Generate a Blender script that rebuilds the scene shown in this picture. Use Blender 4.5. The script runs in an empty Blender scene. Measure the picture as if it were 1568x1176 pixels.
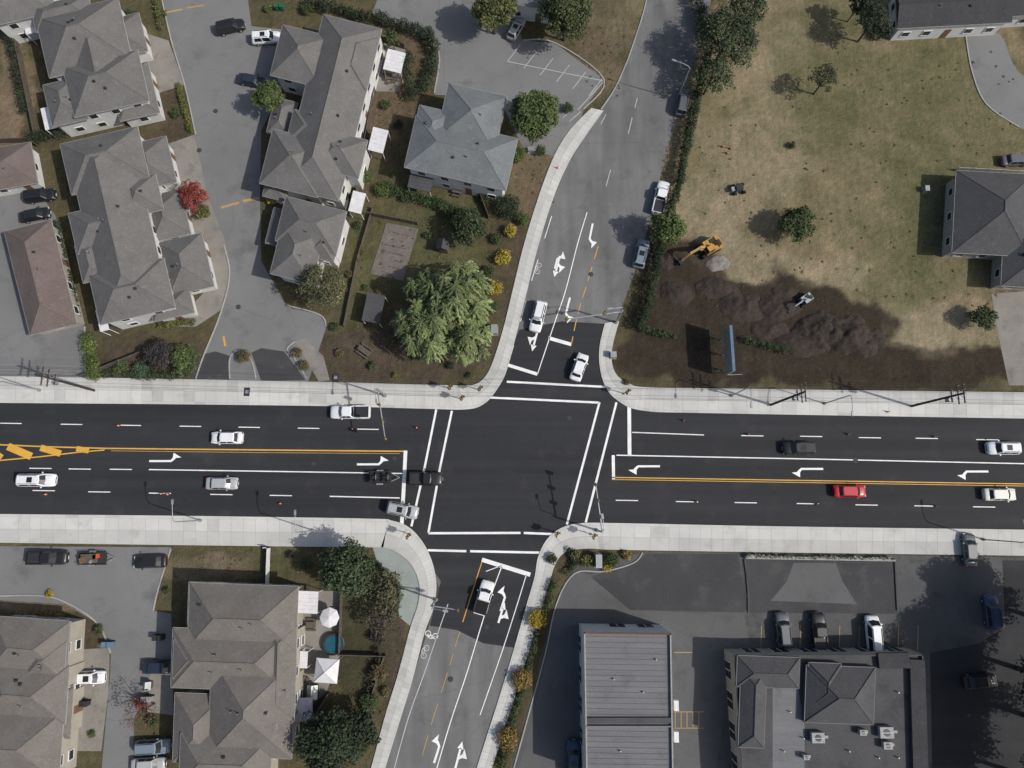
import bpy, math, random
import numpy as np
from mathutils import Vector, Matrix
random.seed(7); rng=np.random.default_rng(11)
sc=bpy.context.scene
TH=math.radians(10); F=24/36*1568; D=104.5
CT,ST=math.cos(TH),math.sin(TH)
CAM=Vector((0,-D*ST,D*CT))
# survey: plan-sheet coordinates (10 units = about 1 m) -> world metres at height z
def P(u,v,z=0.0):
    x=(u-784)/F; y=-(v-588)/F
    d=Vector((x,y*CT+ST,y*ST-CT)); t=(z-CAM.z)/d.z
    return CAM+d*t
# ---------------------------------------------------------------- materials
def nt(name):
    m=bpy.data.materials.new(name); m.use_nodes=True
    t=m.node_tree; b=t.nodes['Principled BSDF']; return m,t,b
def N(t,typ,**k):
    n=t.nodes.new(typ)
    for a,v in k.items(): setattr(n,a,v)
    return n
def mixc(t,fac,a,b,blend='MIX'):
    n=N(t,'ShaderNodeMix',data_type='RGBA',blend_type=blend)
    for s,v in ((0,fac),(6,a),(7,b)):
        if isinstance(v,bpy.types.NodeSocket): t.links.new(v,n.inputs[s])
        else: n.inputs[s].default_value=v if s==0 else (*v[:3],1)
    return n.outputs[2]
def noise(t,co,scale,detail=5,rough=.6,lo=.35,hi=.65,stretch=None):
    if stretch:
        mp=N(t,'ShaderNodeMapping'); mp.inputs['Scale'].default_value=stretch
        t.links.new(co,mp.inputs[0]); co=mp.outputs[0]
    n=N(t,'ShaderNodeTexNoise'); n.inputs['Scale'].default_value=scale; n.inputs['Detail'].default_value=detail
    n.inputs['Roughness'].default_value=rough; t.links.new(co,n.inputs['Vector'])
    r=N(t,'ShaderNodeMapRange'); r.inputs[1].default_value=lo; r.inputs[2].default_value=hi
    t.links.new(n.outputs[0],r.inputs[0]); return r.outputs[0]
def M(name,c1,c2=None,scale=.5,fine=6,fa=.25,rough=.9,bump=0,attr=False,metal=0,coat=0,stretch=None,cracks=False,stain=None,spec=.3,streak=None):
    m,t,b=nt(name); co=N(t,'ShaderNodeTexCoord').outputs['Object']
    c2=c2 or tuple(x*.8 for x in c1)
    col=mixc(t,noise(t,co,scale,stretch=stretch),c1,c2)
    if stain: col=mixc(t,noise(t,co,stain[0],lo=.55,hi=.72),col,stain[1])
    if streak: col=mixc(t,1.0,col,mixc(t,noise(t,co,streak[0],3,.5,.3,.7,stretch=streak[1]),(.84,)*3,(1.2,)*3),'MULTIPLY')
    f=noise(t,co,fine,3,.7,.25,.75)
    if fa: col=mixc(t,1.0,col,mixc(t,f,(1-fa,)*3,(1+fa,)*3),'MULTIPLY')
    if cracks:
        mp=noise(t,co,.6,4,.6,0,1)
        add=N(t,'ShaderNodeVectorMath',operation='MULTIPLY_ADD'); t.links.new(mp,add.inputs[0]); add.inputs[1].default_value=(3,3,3); t.links.new(co,add.inputs[2])
        v=N(t,'ShaderNodeTexVoronoi',feature='DISTANCE_TO_EDGE'); v.inputs['Scale'].default_value=.09; t.links.new(add.outputs[0],v.inputs['Vector'])
        r=N(t,'ShaderNodeMapRange'); r.inputs[1].default_value=0; r.inputs[2].default_value=.008; r.inputs[3].default_value=.32; r.inputs[4].default_value=0
        t.links.new(v.outputs[0],r.inputs[0]); col=mixc(t,r.outputs[0],col,tuple(x*.45 for x in c1))
    if attr:
        a=N(t,'ShaderNodeAttribute',attribute_name='Col'); col=mixc(t,1.0,col,a.outputs['Color'],'MULTIPLY')
    t.links.new(col,b.inputs['Base Color'])
    b.inputs['Roughness'].default_value=rough; b.inputs['Metallic'].default_value=metal
    b.inputs['Specular IOR Level'].default_value=spec; b.inputs['Coat Weight'].default_value=coat
    if bump:
        bp=N(t,'ShaderNodeBump'); bp.inputs['Strength'].default_value=bump; bp.inputs['Distance'].default_value=.08
        t.links.new(f,bp.inputs['Height']); t.links.new(bp.outputs[0],b.inputs['Normal'])
    return m
asph_new=M('asphalt_new',(.023,.024,.027),(.031,.032,.035),.12,9,.22,.85,.2,stretch=(.12,1,1),stain=(.25,(.037,.037,.040)),streak=(.55,(.02,1,1)))
asph_mid=M('asphalt_patch',(.044,.045,.048),(.058,.058,.060),.15,8,.25,.88,.2,stain=(.3,(.072,.072,.071)))
asph_old=M('asphalt_old',(.185,.185,.183),(.155,.155,.153),.09,8,.16,.9,.15,cracks=True,stain=(.2,(.125,.125,.122)))
asph_st=M('asphalt_street',(.158,.158,.157),(.125,.125,.124),.10,8,.18,.9,.15,cracks=True,stain=(.22,(.102,.10,.097)),streak=(.5,(1,.12,1)))
asph_lot=M('asphalt_lot',(.068,.069,.071),(.105,.105,.103),.07,8,.25,.9,.2,cracks=True,stain=(.22,(.042,.042,.043)))
asph_lot2=M('asphalt_yard',(.115,.116,.116),(.092,.092,.093),.08,8,.2,.9,.15,cracks=True,stain=(.2,(.075,.075,.074)))
conc=M('concrete',(.52,.515,.49),(.46,.455,.435),.25,7,.08,.9,.05,attr=True,stain=(.35,(.41,.40,.375)))
conc_old=M('concrete_old',(.24,.225,.20),(.19,.175,.158),.3,7,.2,.9,.05,attr=False,stain=(.35,(.145,.135,.12)))
conc_green=M('concrete_plaza',(.28,.31,.29),(.23,.26,.245),.4,7,.15,.9)
curbm=M('kerb_concrete',(.36,.35,.33),(.28,.275,.26),.5,6,.2)
joint=M('joint',(.30,.295,.28),None,1,5,.1)
def paint(name,c,under):
    m,t,b=nt(name); co=N(t,'ShaderNodeTexCoord').outputs['Object']
    col=mixc(t,noise(t,co,5,4,.7,.56,.80),c,under)
    col=mixc(t,noise(t,co,.5,3,.6,.4,.8),col,tuple(x*.75 for x in c))
    t.links.new(col,b.inputs['Base Color']); b.inputs['Roughness'].default_value=.7; return m
wht=paint('white_road_paint',(.80,.80,.78),(.3,.3,.3))
wht_old=paint('worn_white_paint',(.50,.50,.49),(.18,.18,.18))
yel=paint('yellow_road_paint',(.66,.36,.05),(.2,.12,.05))
yel_old=paint('worn_yellow_paint',(.42,.27,.10),(.15,.13,.10))
def roofmat(name,c):
    return M(name,c,tuple(x*.84 for x in c),.35,9,.34,.95,.5,stain=(1.3,tuple(x*1.12 for x in c)),spec=.12)
roof_gray=roofmat('shingle_gray',(.150,.145,.140))
roof_gray2=roofmat('shingle_taupe',(.172,.158,.143))
roof_brown=roofmat('shingle_brown',(.155,.125,.115))
roof_blue=roofmat('shingle_bluegray',(.165,.178,.182))
roof_dark=roofmat('shingle_dark',(.060,.060,.064))
roof_mid=roofmat('shingle_charcoal',(.085,.085,.088))
wall_w=M('siding_white',(.58,.58,.56),(.50,.50,.48),.8,5,.08)
wall_t=M('siding_tan',(.36,.33,.28),(.31,.285,.24),.8,5,.08)
trim=M('trim_white',(.68,.68,.67),(.58,.58,.57),1,5,.05,.5)
gutter=M('gutter_metal',(.34,.335,.32),(.26,.255,.245),1,5,.05,.6)
glassw=M('window_glass',(.03,.035,.04),None,1,3,.1,.2,spec=.6)
doorm=M('door_paint',(.16,.10,.06),None,1,4,.1)
metal_d=M('dark_metal',(.05,.05,.052),None,2,6,.2,.5,metal=.3)
metal_g=M('galvanised_steel',(.38,.40,.41),(.30,.32,.33),2,6,.1,.5,metal=.5)
hvac=M('hvac_casing',(.32,.32,.31),(.24,.24,.235),2,6,.1,.6)
wood=M('weathered_wood',(.115,.095,.075),(.08,.065,.052),1.5,8,.3)
woodd=M('pole_wood',(.06,.045,.035),(.04,.03,.025),1.5,8,.3)
bark=M('bark',(.09,.07,.05),(.06,.045,.035),2,9,.3)
leafm=M('foliage',(1,1,1),(.8,.85,.8),.6,4,.15,.75,attr=True,spec=.2)
tyre=M('tyre',(.015,.015,.015),None,3,9,.1,.9)
carglass=M('car_glass',(.016,.019,.022),None,1,3,.0,.28,spec=.5)
redl=M('tail_light',(.35,.01,.01),None,1,3,0,.3); headl=M('head_light',(.7,.7,.68),None,1,3,0,.3)
orange=M('orange_plastic',(.60,.10,.03),None,1,5,.1,.6)
exy=M('machine_yellow',(.50,.27,.06),(.36,.20,.05),1.5,6,.25,.55)
canvas=M('canvas_white',(.66,.655,.66),(.56,.55,.57),1,5,.08)
membrane=M('membrane_roof',(.165,.167,.172),(.135,.137,.142),.3,6,.15,stretch=(.3,3,1),stain=(.3,(.115,.115,.115)))
membrane_d=M('membrane_dark',(.078,.078,.080),(.060,.060,.063),.3,6,.2,stain=(.3,(.046,.046,.046)))
redt=M('red_trim',(.16,.07,.06),None,1,5,.1); bluem=M('blue_panel',(.12,.18,.26),None,1,5,.1)
water=M('pool_water',(.02,.10,.14),None,1,3,0,.05); dirtm=M('soil',(.050,.038,.030),(.034,.027,.022),.6,5,.5,.95,.9)
gardenm=M('garden_bed_gravel',(.17,.15,.135),(.13,.115,.10),.8,6,.3,.95,.4)
carmats={}
def carpaint(n):
    C=dict(white=(.72,.73,.74),silver=(.36,.37,.38),black=(.016,.016,.018),red=(.42,.012,.02),gray=(.10,.11,.12),blue=(.03,.06,.12),cream=(.66,.66,.60),dkblue=(.02,.03,.05),bluegray=(.17,.21,.25))
    if n not in carmats: carmats[n]=M('car_paint_'+n,C[n],tuple(x*.93 for x in C[n]),1,3,.04,.4,coat=.25,spec=.45); carmats[n].node_tree.nodes['Principled BSDF'].inputs['Coat Roughness'].default_value=.2
    return carmats[n]
# ---------------------------------------------------------------- mesh builder
class MB:
    def __init__(s): s.v=[];s.f=[];s.m=[];s.s=[];s.mats=[];s.col=None
    def mi(s,m):
        if m not in s.mats: s.mats.append(m)
        return s.mats.index(m)
    def add(s,vs,fs,m,smooth=False):
        o=len(s.v); s.v+= [tuple(p) for p in vs]; k=s.mi(m)
        for f in fs: s.f.append(tuple(i+o for i in f)); s.m.append(k); s.s.append(smooth)
    def box(s,c,d,m,rz=0,taper=1):
        x,y,z=c; a,b,h=d[0]/2,d[1]/2,d[2]/2; R=Matrix.Rotation(rz,3,'Z'); vs=[]
        for k,q in ((-h,1),(h,taper)):
            for i,j in ((-a,-b),(a,-b),(a,b),(-a,b)):
                p=R@Vector((i*q,j*q,0)); vs.append((x+p.x,y+p.y,z+k))
        s.add(vs,[(3,2,1,0),(4,5,6,7),(0,1,5,4),(1,2,6,5),(2,3,7,6),(3,0,4,7)],m)
    def cyl(s,a,b,r0,r1,m,n=8,smooth=True):
        a=Vector(a);b=Vector(b);d=(b-a)
        if d.length<1e-6: return
        q=d.to_track_quat('Z','Y'); vs=[]
        for p,r in ((a,r0),(b,r1)):
            for i in range(n):
                t=2*math.pi*i/n; vs.append(p+q@Vector((math.cos(t)*r,math.sin(t)*r,0)))
        s.add(vs,[(i,(i+1)%n,n+(i+1)%n,n+i) for i in range(n)],m,smooth)
        s.add(vs[:n],[tuple(range(n-1,-1,-1))],m); s.add(vs[n:],[tuple(range(n))],m)
    def beam(s,a,b,w,h,m):
        a=Vector(a);b=Vector(b);d=(b-a);L=d.length
        if L<1e-6:return
        x=d/L; y=Vector((-x.y,x.x,0)); y=y.normalized() if y.length>1e-4 else Vector((0,1,0)); z=x.cross(y)
        vs=[p+y*(i*w/2)+z*(j*h/2) for p in(a,b) for i,j in((-1,-1),(1,-1),(1,1),(-1,1))]
        s.add(vs,[(3,2,1,0),(4,5,6,7),(0,1,5,4),(1,2,6,5),(2,3,7,6),(3,0,4,7)],m)
    def build(s,name,loc=(0,0,0),rz=0,parent=None,sub=(0,0,0)):
        me=bpy.data.meshes.new(name); 
        vs=[(a-sub[0],b-sub[1],c-sub[2]) for a,b,c in s.v] if any(sub) else s.v
        me.from_pydata(vs,[],s.f)
        for m in s.mats: me.materials.append(m)
        me.polygons.foreach_set('material_index',s.m); me.polygons.foreach_set('use_smooth',s.s)
        if s.col is not None:
            at=me.color_attributes.new('Col','FLOAT_COLOR','POINT'); at.data.foreach_set('color',np.array(s.col,dtype=np.float32).ravel())
        me.update()
        o=bpy.data.objects.new(name,me); sc.collection.objects.link(o); o.location=loc; o.rotation_euler=(0,0,rz)
        if parent: o.parent=parent
        return o
def empty(name,loc):
    e=bpy.data.objects.new(name,None); sc.collection.objects.link(e); e.location=loc; e.empty_display_size=.5; return e
def smooth(pts,k=6):
    if len(pts)<3: return [tuple(p) for p in pts]
    p=[pts[0]]+list(pts)+[pts[-1]]; out=[]
    for i in range(1,len(p)-2):
        for j in range(k):
            t=j/k; o=[]
            for a in (0,1):
                p0,p1,p2,p3=p[i-1][a],p[i][a],p[i+1][a],p[i+2][a]
                o.append(.5*((2*p1)+(-p0+p2)*t+(2*p0-5*p1+4*p2-p3)*t*t+(-p0+3*p1-3*p2+p3)*t**3))
            out.append(tuple(o))
    out.append(tuple(pts[-1])); return out
def sheet(name,pts,z,m,sm=False,closed=False):
    if sm: pts=smooth(pts,5)
    vs=[P(u,v,z) for u,v in pts]; b=MB()
    ar=sum(vs[i].x*vs[(i+1)%len(vs)].y-vs[(i+1)%len(vs)].x*vs[i].y for i in range(len(vs)))
    if ar<0: vs=vs[::-1]
    b.add(vs,[tuple(range(len(vs)))],m); return b.build(name)
def line(b,pts,w,z,m):
    ps=[P(u,v,z) for u,v in pts]; n=len(ps); L=[]
    for i in range(n):
        d=(ps[min(i+1,n-1)]-ps[max(i-1,0)]).normalized(); q=Vector((-d.y,d.x,0))*w/2
        L+= [ps[i]-q,ps[i]+q]
    b.add(L,[(2*i,2*i+2,2*i+3,2*i+1) for i in range(n-1)],m)
def resample(pts,step):
    ps=[P(u,v) for u,v in pts]; out=[ps[0]]; acc=0
    for a,b in zip(ps[:-1],ps[1:]):
        L=(b-a).length; t=step-acc
        while t<=L: out.append(a+(b-a)*(t/L)); t+=step
        acc=(acc+L)%step
    return out
def kerb(name,pts,w=.18,h=.13,m=None,sm=True):
    b=MB(); q=smooth(pts,5) if sm else pts
    ps=[P(u,v) for u,v in q]
    n=len(ps); V=[]
    for i in range(n):
        d=(ps[min(i+1,n-1)]-ps[max(i-1,0)]); d.z=0; d.normalize(); k=Vector((-d.y,d.x,0))*w/2
        for s_,zz in ((-1,0),(-1,h),(1,h),(1,0)): V.append((ps[i].x+k.x*s_,ps[i].y+k.y*s_,zz))
    Fs=[(4*i+j,4*i+4+j,4*i+5+j,4*i+1+j) for i in range(n-1) for j in range(3)]
    b.add(V,Fs,m or curbm); return b.build(name)
# ---------------------------------------------------------------- ground
C_TAN=(.200,.163,.110); C_GRN=(.092,.096,.050); C_SOIL=(.040,.032,.026); C_MULCH=(.074,.058,.048); C_YARD=(.088,.077,.048); C_LITE=(.265,.225,.165)
blobs=[(1300,210,335,350,C_TAN,.95),(1170,190,70,150,C_LITE,.45),(1090,330,50,60,C_LITE,.7),(1400,500,160,45,C_LITE,.75),(1290,430,130,70,C_TAN,.6),
 (1375,400,60,110,C_GRN,.5),(1340,140,140,70,C_GRN,.45),(1480,190,120,130,C_GRN,.5),(1230,180,80,60,C_GRN,.35),(1450,330,70,90,C_GRN,.5),(1240,60,80,60,C_GRN,.4),(1540,530,60,30,C_TAN,.6),(1080,240,40,90,C_GRN,.25),
 (1500,420,50,60,C_TAN,.3),(1290,300,70,60,C_TAN,.6),(1150,390,70,30,C_LITE,.6),(1240,420,90,25,C_LITE,.5),(1520,80,60,60,C_TAN,.4),
 (1040,465,75,68,C_SOIL,.97),(1150,482,120,60,C_SOIL,.98),(1265,505,95,50,C_SOIL,.98),(1080,535,140,55,C_SOIL,.98),(1255,568,360,30,C_SOIL,.96),(1035,405,55,34,C_SOIL,.85),(1360,548,110,20,C_SOIL,.7),(1200,445,60,20,C_SOIL,.6),(1110,440,60,24,C_SOIL,.8),
 (610,540,150,55,C_MULCH,.9),(815,260,35,70,(.14,.105,.08),.8),(790,400,25,90,C_MULCH,.8),(930,60,50,70,(.14,.11,.08),.8),(900,130,30,30,(.15,.12,.09),.7),
 (640,370,90,60,C_GRN,.5),(540,400,30,90,C_GRN,.5),(600,130,40,110,(.13,.095,.072),.7),(250,560,120,40,C_MULCH,.8),(15,150,25,130,(.18,.135,.10),.9),(260,170,30,60,C_MULCH,.7),
 (320,868,80,25,(.16,.13,.10),.8),(420,890,40,60,C_GRN,.4),(540,960,50,110,(.05,.05,.032),.8),(600,1000,25,120,C_MULCH,.8),(60,925,80,14,(.17,.13,.10),.8),(130,980,22,50,C_MULCH,.8),
 (890,860,60,16,C_MULCH,.8),(830,930,20,60,C_MULCH,.8),(790,1060,20,100,C_MULCH,.8),(1400,30,100,40,C_GRN,.5),(700,320,60,25,C_GRN,.5),(130,1140,30,40,C_GRN,.4)]
lat=rng.uniform(0,1,(256,256))
def vn(x,y,s,o=0):
    x=x/s+o*17.3+500; y=y/s+o*9.1+500; i=np.floor(x).astype(int); j=np.floor(y).astype(int); fx=x-i; fy=y-j; fx=fx*fx*(3-2*fx); fy=fy*fy*(3-2*fy)
    g=lambda a,b: lat[a%256,b%256]
    return (g(i,j)*(1-fx)+g(i+1,j)*fx)*(1-fy)+(g(i,j+1)*(1-fx)+g(i+1,j+1)*fx)*fy
def fbm(x,y,s,o=0): return vn(x,y,s,o)*.5+vn(x,y,s/2.1,o+1)*.27+vn(x,y,s/4.3,o+2)*.15+vn(x,y,s/9,o+3)*.08
def ground():
    xs=np.concatenate([[-3000,-1200,-500,-250,-150],np.arange(-100,100.1,.4),[150,250,500,1200,3000]])
    ys=np.concatenate([[-3000,-1200,-500,-250,-120],np.arange(-80,85.1,.4),[120,250,500,1200,3000]])
    X,Y=np.meshgrid(xs,ys); n=X.size
    zc=CAM.z*CT+(Y-CAM.y)*ST; yc=(Y-CAM.y)*CT-CAM.z*ST
    U=784+F*X/zc; V=588-F*yc/zc
    wu=70*(fbm(X,Y,7,1)-.5); wv=70*(fbm(X,Y,7,6)-.5)
    col=np.zeros((n,4)); col[:,3]=1; col[:,:3]=C_YARD
    for k,(u,v,a,b,c,s) in enumerate(blobs):
        d=np.sqrt(((U+wu-u)/a)**2+((V+wv-v)/b)**2)+1.1*(fbm(X,Y,5,k+9)-.5)*(1.0 if a>45 else .5); d=d.ravel(); w=np.clip((1.2-d)/.35,0,1); w=s*w*w*(3-2*w)
        col[:,:3]=col[:,:3]*(1-w[:,None])+np.array(c)*w[:,None]
    gm=np.clip((fbm(X,Y,9,30)-.5)*6,0,1).ravel()*.3*np.clip((col[:,0]-.07)*20,0,1)
    col[:,:3]=col[:,:3]*(1-gm[:,None])+np.array(C_GRN)*gm[:,None]
    # worn vehicle tracks across the dry field: pale bare earth
    for cx,cy,rr in ((60,-25,34),(60,-25,36),(38,60,60),(38,60,62)):
        dd=np.abs(np.hypot(X-cx,Y-cy)+2*(fbm(X,Y,8,50)-.5)-rr).ravel(); w=.35*np.clip(1-dd/.5,0,1)*np.clip((col[:,0]-.1)*20,0,1)
        col[:,:3]=col[:,:3]*(1-w[:,None])+np.array(C_LITE)*w[:,None]
    col[:,:3]*= (.82+.36*fbm(X,Y,3,40).ravel()+.09*rng.normal(size=n))[:,None].clip(.5,1.5)
    W=xs.size; idx=np.arange(n).reshape(X.shape)
    f=np.stack([idx[:-1,:-1],idx[:-1,1:],idx[1:,1:],idx[1:,:-1]],-1).reshape(-1,4)
    me=bpy.data.meshes.new('ground'); me.from_pydata(np.stack([X.ravel(),Y.ravel(),np.zeros(n)],1).tolist(),[],f.tolist())
    at=me.color_attributes.new('Col','FLOAT_COLOR','POINT'); at.data.foreach_set('color',col.astype(np.float32).ravel())
    m,t,b=nt('ground_grass_soil'); co=N(t,'ShaderNodeTexCoord').outputs['Object']
    a=N(t,'ShaderNodeAttribute',attribute_name='Col').outputs['Color']
    c=mixc(t,1.0,a,mixc(t,noise(t,co,.35,8,.7,.3,.7),(.75,.82,.72),(1.25,1.16,1.14)),'MULTIPLY')
    c=mixc(t,1.0,c,mixc(t,noise(t,co,4.5,5,.75,.3,.7),(.62,.65,.60),(1.38,1.35,1.35)),'MULTIPLY')
    c=mixc(t,1.0,c,mixc(t,noise(t,co,1.2,4,.7,.3,.7,stretch=(1.3,.12,1)),(.87,.89,.87),(1.14,1.12,1.1)),'MULTIPLY')
    c=mixc(t,noise(t,co,5,3,.6,.69,.74),c,(.36,.33,.27))
    t.links.new(c,b.inputs['Base Color']); b.inputs['Roughness'].default_value=1; b.inputs['Specular IOR Level'].default_value=.1
    bp=N(t,'ShaderNodeBump'); bp.inputs['Strength'].default_value=.7; bp.inputs['Distance'].default_value=.15
    t.links.new(noise(t,co,3.5,6,.75,.2,.8),bp.inputs['Height']); t.links.new(bp.outputs[0],b.inputs['Normal'])
    me.materials.append(m); o=bpy.data.objects.new('ground',me); sc.collection.objects.link(o)
ground()
# ---------------------------------------------------------------- paved areas
sheet('main_road',[(-300,610),(0,610),(700,618),(760,585),(920,585),(985,622),(1568,632),(1900,638),(1900,822),(1568,818),(900,808),(850,840),(810,850),(655,850),(620,805),(0,795),(-300,792)],.03,asph_new)
sheet('north_street',[(755,600),(775,560),(800,470),(818,385),(845,310),(868,255),(892,215),(918,172),(942,135),(962,90),(983,25),(1000,-80),(1110,-80),(1078,40),(1048,140),(1020,235),(1000,320),(978,400),(956,460),(940,500),(930,560),(945,610)],.014,asph_st)
sheet('north_street_new_paving',[(750,605),(770,565),(795,505),(860,492),(930,496),(925,560),(940,612)],.022,asph_new)
sheet('south_street',[(645,830),(660,860),(672,900),(655,965),(632,1040),(610,1110),(570,1240),(715,1240),(745,1150),(768,1075),(790,1000),(810,935),(822,890),(835,840)],.014,asph_st)
sheet('south_street_new_paving',[(640,840),(675,890),(658,958),(700,965),(740,985),(788,992),(812,930),(826,880),(845,835)],.022,asph_new)
sheet('residential_street',[(238,-60),(262,60),(283,130),(298,205),(318,300),(345,370),(352,420),(338,480),(312,545),(318,590),(470,590),(500,500),(490,482),(440,470),(400,400),(398,300),(400,200),(440,120),(440,70),(430,45),(385,40),(372,-60)],.014,asph_old)
sheet('residential_street_new_paving',[(300,545),(330,538),(352,545),(352,582),(293,582)],.022,asph_mid)
sheet('residential_street_new_paving',[(385,540),(400,533),(435,538),(468,582),(400,584)],.022,asph_mid)
sheet('rear_lane',[(-60,295),(55,288),(85,330),(128,500),(130,580),(-60,580)],.014,asph_old)
sheet('parking_lot',[(570,20),(600,-60),(760,-60),(800,62),(850,66),(925,122),(893,170),(875,235),(850,240),(800,225),(765,150),(665,145),(672,80),(640,52)],.014,asph_old)
sheet('parking_lot',[(-60,836),(262,838),(243,900),(235,935),(262,940),(265,1030),(225,1060),(205,1100),(205,1240),(150,1240),(168,1040),(170,1000),(150,955),(100,925),(-60,915)],.014,asph_old)
sheet('driveway',[(1478,52),(1530,52),(1560,110),(1640,170),(1640,220),(1560,195),(1510,160),(1488,110)],.014,asph_old,True)
sheet('driveway',[(1518,450),(1640,440),(1640,590),(1545,590),(1530,520)],.014,conc_old)
sheet('commercial_parking_lot',[(1000,845),(1700,855),(1700,1300),(740,1300),(800,1120),(830,1000),(850,925),(880,870),(960,850)],.010,asph_lot)
sheet('warehouse_yard',[(880,875),(905,880),(965,935),(1140,942),(1150,1000),(1120,1010),(1080,1300),(760,1300),(815,1100),(838,1000),(852,925)],.018,asph_lot2)
sheet('lot_dark_paving',[(990,848),(1130,848),(1145,925),(1140,938),(965,934),(905,884),(930,875),(975,860)],.026,asph_mid)
sheet('lot_dark_paving',[(1135,856),(1370,860),(1375,940),(1145,938)],.022,asph_mid)
sheet('lot_dark_paving',[(1535,858),(1700,860),(1700,1300),(1430,1300),(1424,1000),(1500,985),(1540,960)],.022,asph_new)  # darker asphalt sheet over the right end of the lot
sheet('concrete_apron',[(1215,862),(1280,862),(1290,890),(1312,925),(1180,920),(1205,890)],.03,asph_lot2)
sheet('driveway_aprons',[(252,222),(298,206),(318,300),(345,370),(352,420),(338,475),(300,500),(262,500),(320,440)],.022,conc_old)
sheet('driveway_aprons',[(205,45),(258,62),(283,130),(250,140),(225,150)],.022,conc_old)
sheet('driveway_aprons',[(108,995),(168,992),(166,1060),(155,1150),(100,1150)],.022,conc_old)
sheet('driveway_aprons',[(230,1030),(265,1035),(265,1095),(225,1090)],.022,conc_old)
sheet('front_path',[(452,523),(466,518),(495,545),(505,582),(488,584)],.022,conc_old)
sheet('plaza_paving',[(570,836),(612,838),(650,880),(652,930),(632,962),(612,945),(600,880),(580,868)],.018,conc_green)
sheet('patio_paving',[(455,905),(525,905),(522,1000),(500,1060),(440,1110),(445,1010)],.014,conc_old)
sheet('patio_paving',[(578,60),(620,75),(612,140),(575,140)],.014,conc_old)
sheet('garden_bed',[(592,341),(641,350),(617,430),(567,419)],.05,gardenm)
def sidewalk(curb,outer,h=.13):
    c=smooth(curb,8); o=smooth(outer,8)
    a=[P(*q) for q in c]; bb=[P(*q) for q in o]; A=[];B=[]
    for i in range(len(a)-1):
        L=((a[i+1]-a[i]).length+(bb[i+1]-bb[i]).length)/2; n=max(1,round(L/1.9))
        for j in range(n): A.append(a[i].lerp(a[i+1],j/n)); B.append(bb[i].lerp(bb[i+1],j/n))
    A.append(a[-1]);B.append(bb[-1])
    b=MB(); col=[]; ts=[0,.10,.52,1.0]; drift=1
    for i in range(len(A)-1):
        if i%5==0: drift=random.uniform(.94,1.04)
        for r in range(3):
            t0,t1=ts[r],ts[r+1]
            q=[A[i].lerp(B[i],t0),A[i+1].lerp(B[i+1],t0),A[i+1].lerp(B[i+1],t1),A[i].lerp(B[i],t1)]
            cen=(q[0]+q[1]+q[2]+q[3])/4
            q=[p+(cen-p).normalized()*(.020 if r else .008) for p in q]
            tone=drift*random.uniform(.97,1.03)*(1.04 if r==0 else (1.06 if r==1 else .93)) 
            if random.random()<.03: tone*=.86
            b.add([(p.x,p.y,h) for p in q],[(0,1,2,3)],conc); col+= [(tone,tone,tone*.99,1)]*4
    for i in range(len(A)-1):
        a0,a1,b0,b1=A[i],A[i+1],B[i],B[i+1]
        b.add([(a0.x,a0.y,h-.01),(a1.x,a1.y,h-.01),(b1.x,b1.y,h-.01),(b0.x,b0.y,h-.01)],[(0,1,2,3)],joint); col+=[(1,1,1,1)]*4
        for p,q in ((a0,a1),(b0,b1)):
            b.add([(p.x,p.y,0),(q.x,q.y,0),(q.x,q.y,h-.005),(p.x,p.y,h-.005)],[(0,1,2,3)],curbm); col+=[(1,1,1,1)]*4
    b.col=col; return b.build('sidewalk')
sidewalk([(-120,615),(0,617),(250,619),(500,622),(650,626),(715,627),(742,618),(760,598),(775,570),(790,515),(806,450),(822,385),(845,310),(868,255),(892,215),(924,170)],
 [(-120,573),(0,576),(250,580),(500,585),(650,589),(708,590),(726,589),(740,580),(753,558),(770,505),(786,440),(802,375),(825,300),(848,240),(872,200),(905,166)])
sidewalk([(926,495),(918,530),(918,560),(926,590),(945,613),(985,629),(1100,633),(1568,641),(1800,644)],
 [(948,492),(938,530),(937,555),(945,575),(965,588),(990,593),(1100,595),(1568,601),(1800,604)])
sidewalk([(-120,785),(0,787),(300,790),(560,794),(600,797),(630,810),(655,843),(668,888),(664,930),(650,970),(632,1040),(612,1105),(590,1176),(570,1240)],
 [(-120,829),(0,831),(300,835),(560,838),(585,838),(607,845),(630,865),(642,895),(640,925),(628,962),(610,1030),(590,1095),(568,1176),(548,1240)])
sidewalk([(1800,815),(1568,811),(1200,806),(950,801),(890,801),(860,808),(838,825),(824,852),(818,885),(805,930),(785,1000),(762,1075),(738,1150),(710,1240)],
 [(1800,855),(1568,851),(1200,846),(950,842),(905,840),(880,842),(862,848),(850,865),(842,890),(828,935),(808,1003),(785,1078),(760,1155),(732,1240)])
for pts in ([(240,-40),(262,60),(283,130),(300,207)],[(343,375),(352,420),(338,480),(312,545),(300,580)],[(500,500),(490,482),(440,468)],[(352,580),(352,550),(362,538),(378,540),(388,560),(392,580)],
  [(470,580),(452,550),(440,535),(452,523)],[(665,143),(672,80),(640,52)],[(800,62),(850,66),(925,122),(893,168)],[(-40,914),(60,912),(105,924),(150,955),(170,1000)],[(262,840),(243,900),(235,935)],
  [(130,500),(131,578)],[(1478,52),(1488,110),(1510,160),(1560,195)],[(984,846),(970,862),(925,875),(880,878),(852,925),(835,1000),(805,1110),(780,1200)],[(962,90),(942,135),(920,168)],[(962,90),(985,20),(998,-40)]):
    kerb('kerb',pts)
for pts in ([(1140,856),(1145,900),(1146,938)],[(1370,860),(1374,935)]): kerb('kerb',pts,.25,.2,membrane_d)
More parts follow.
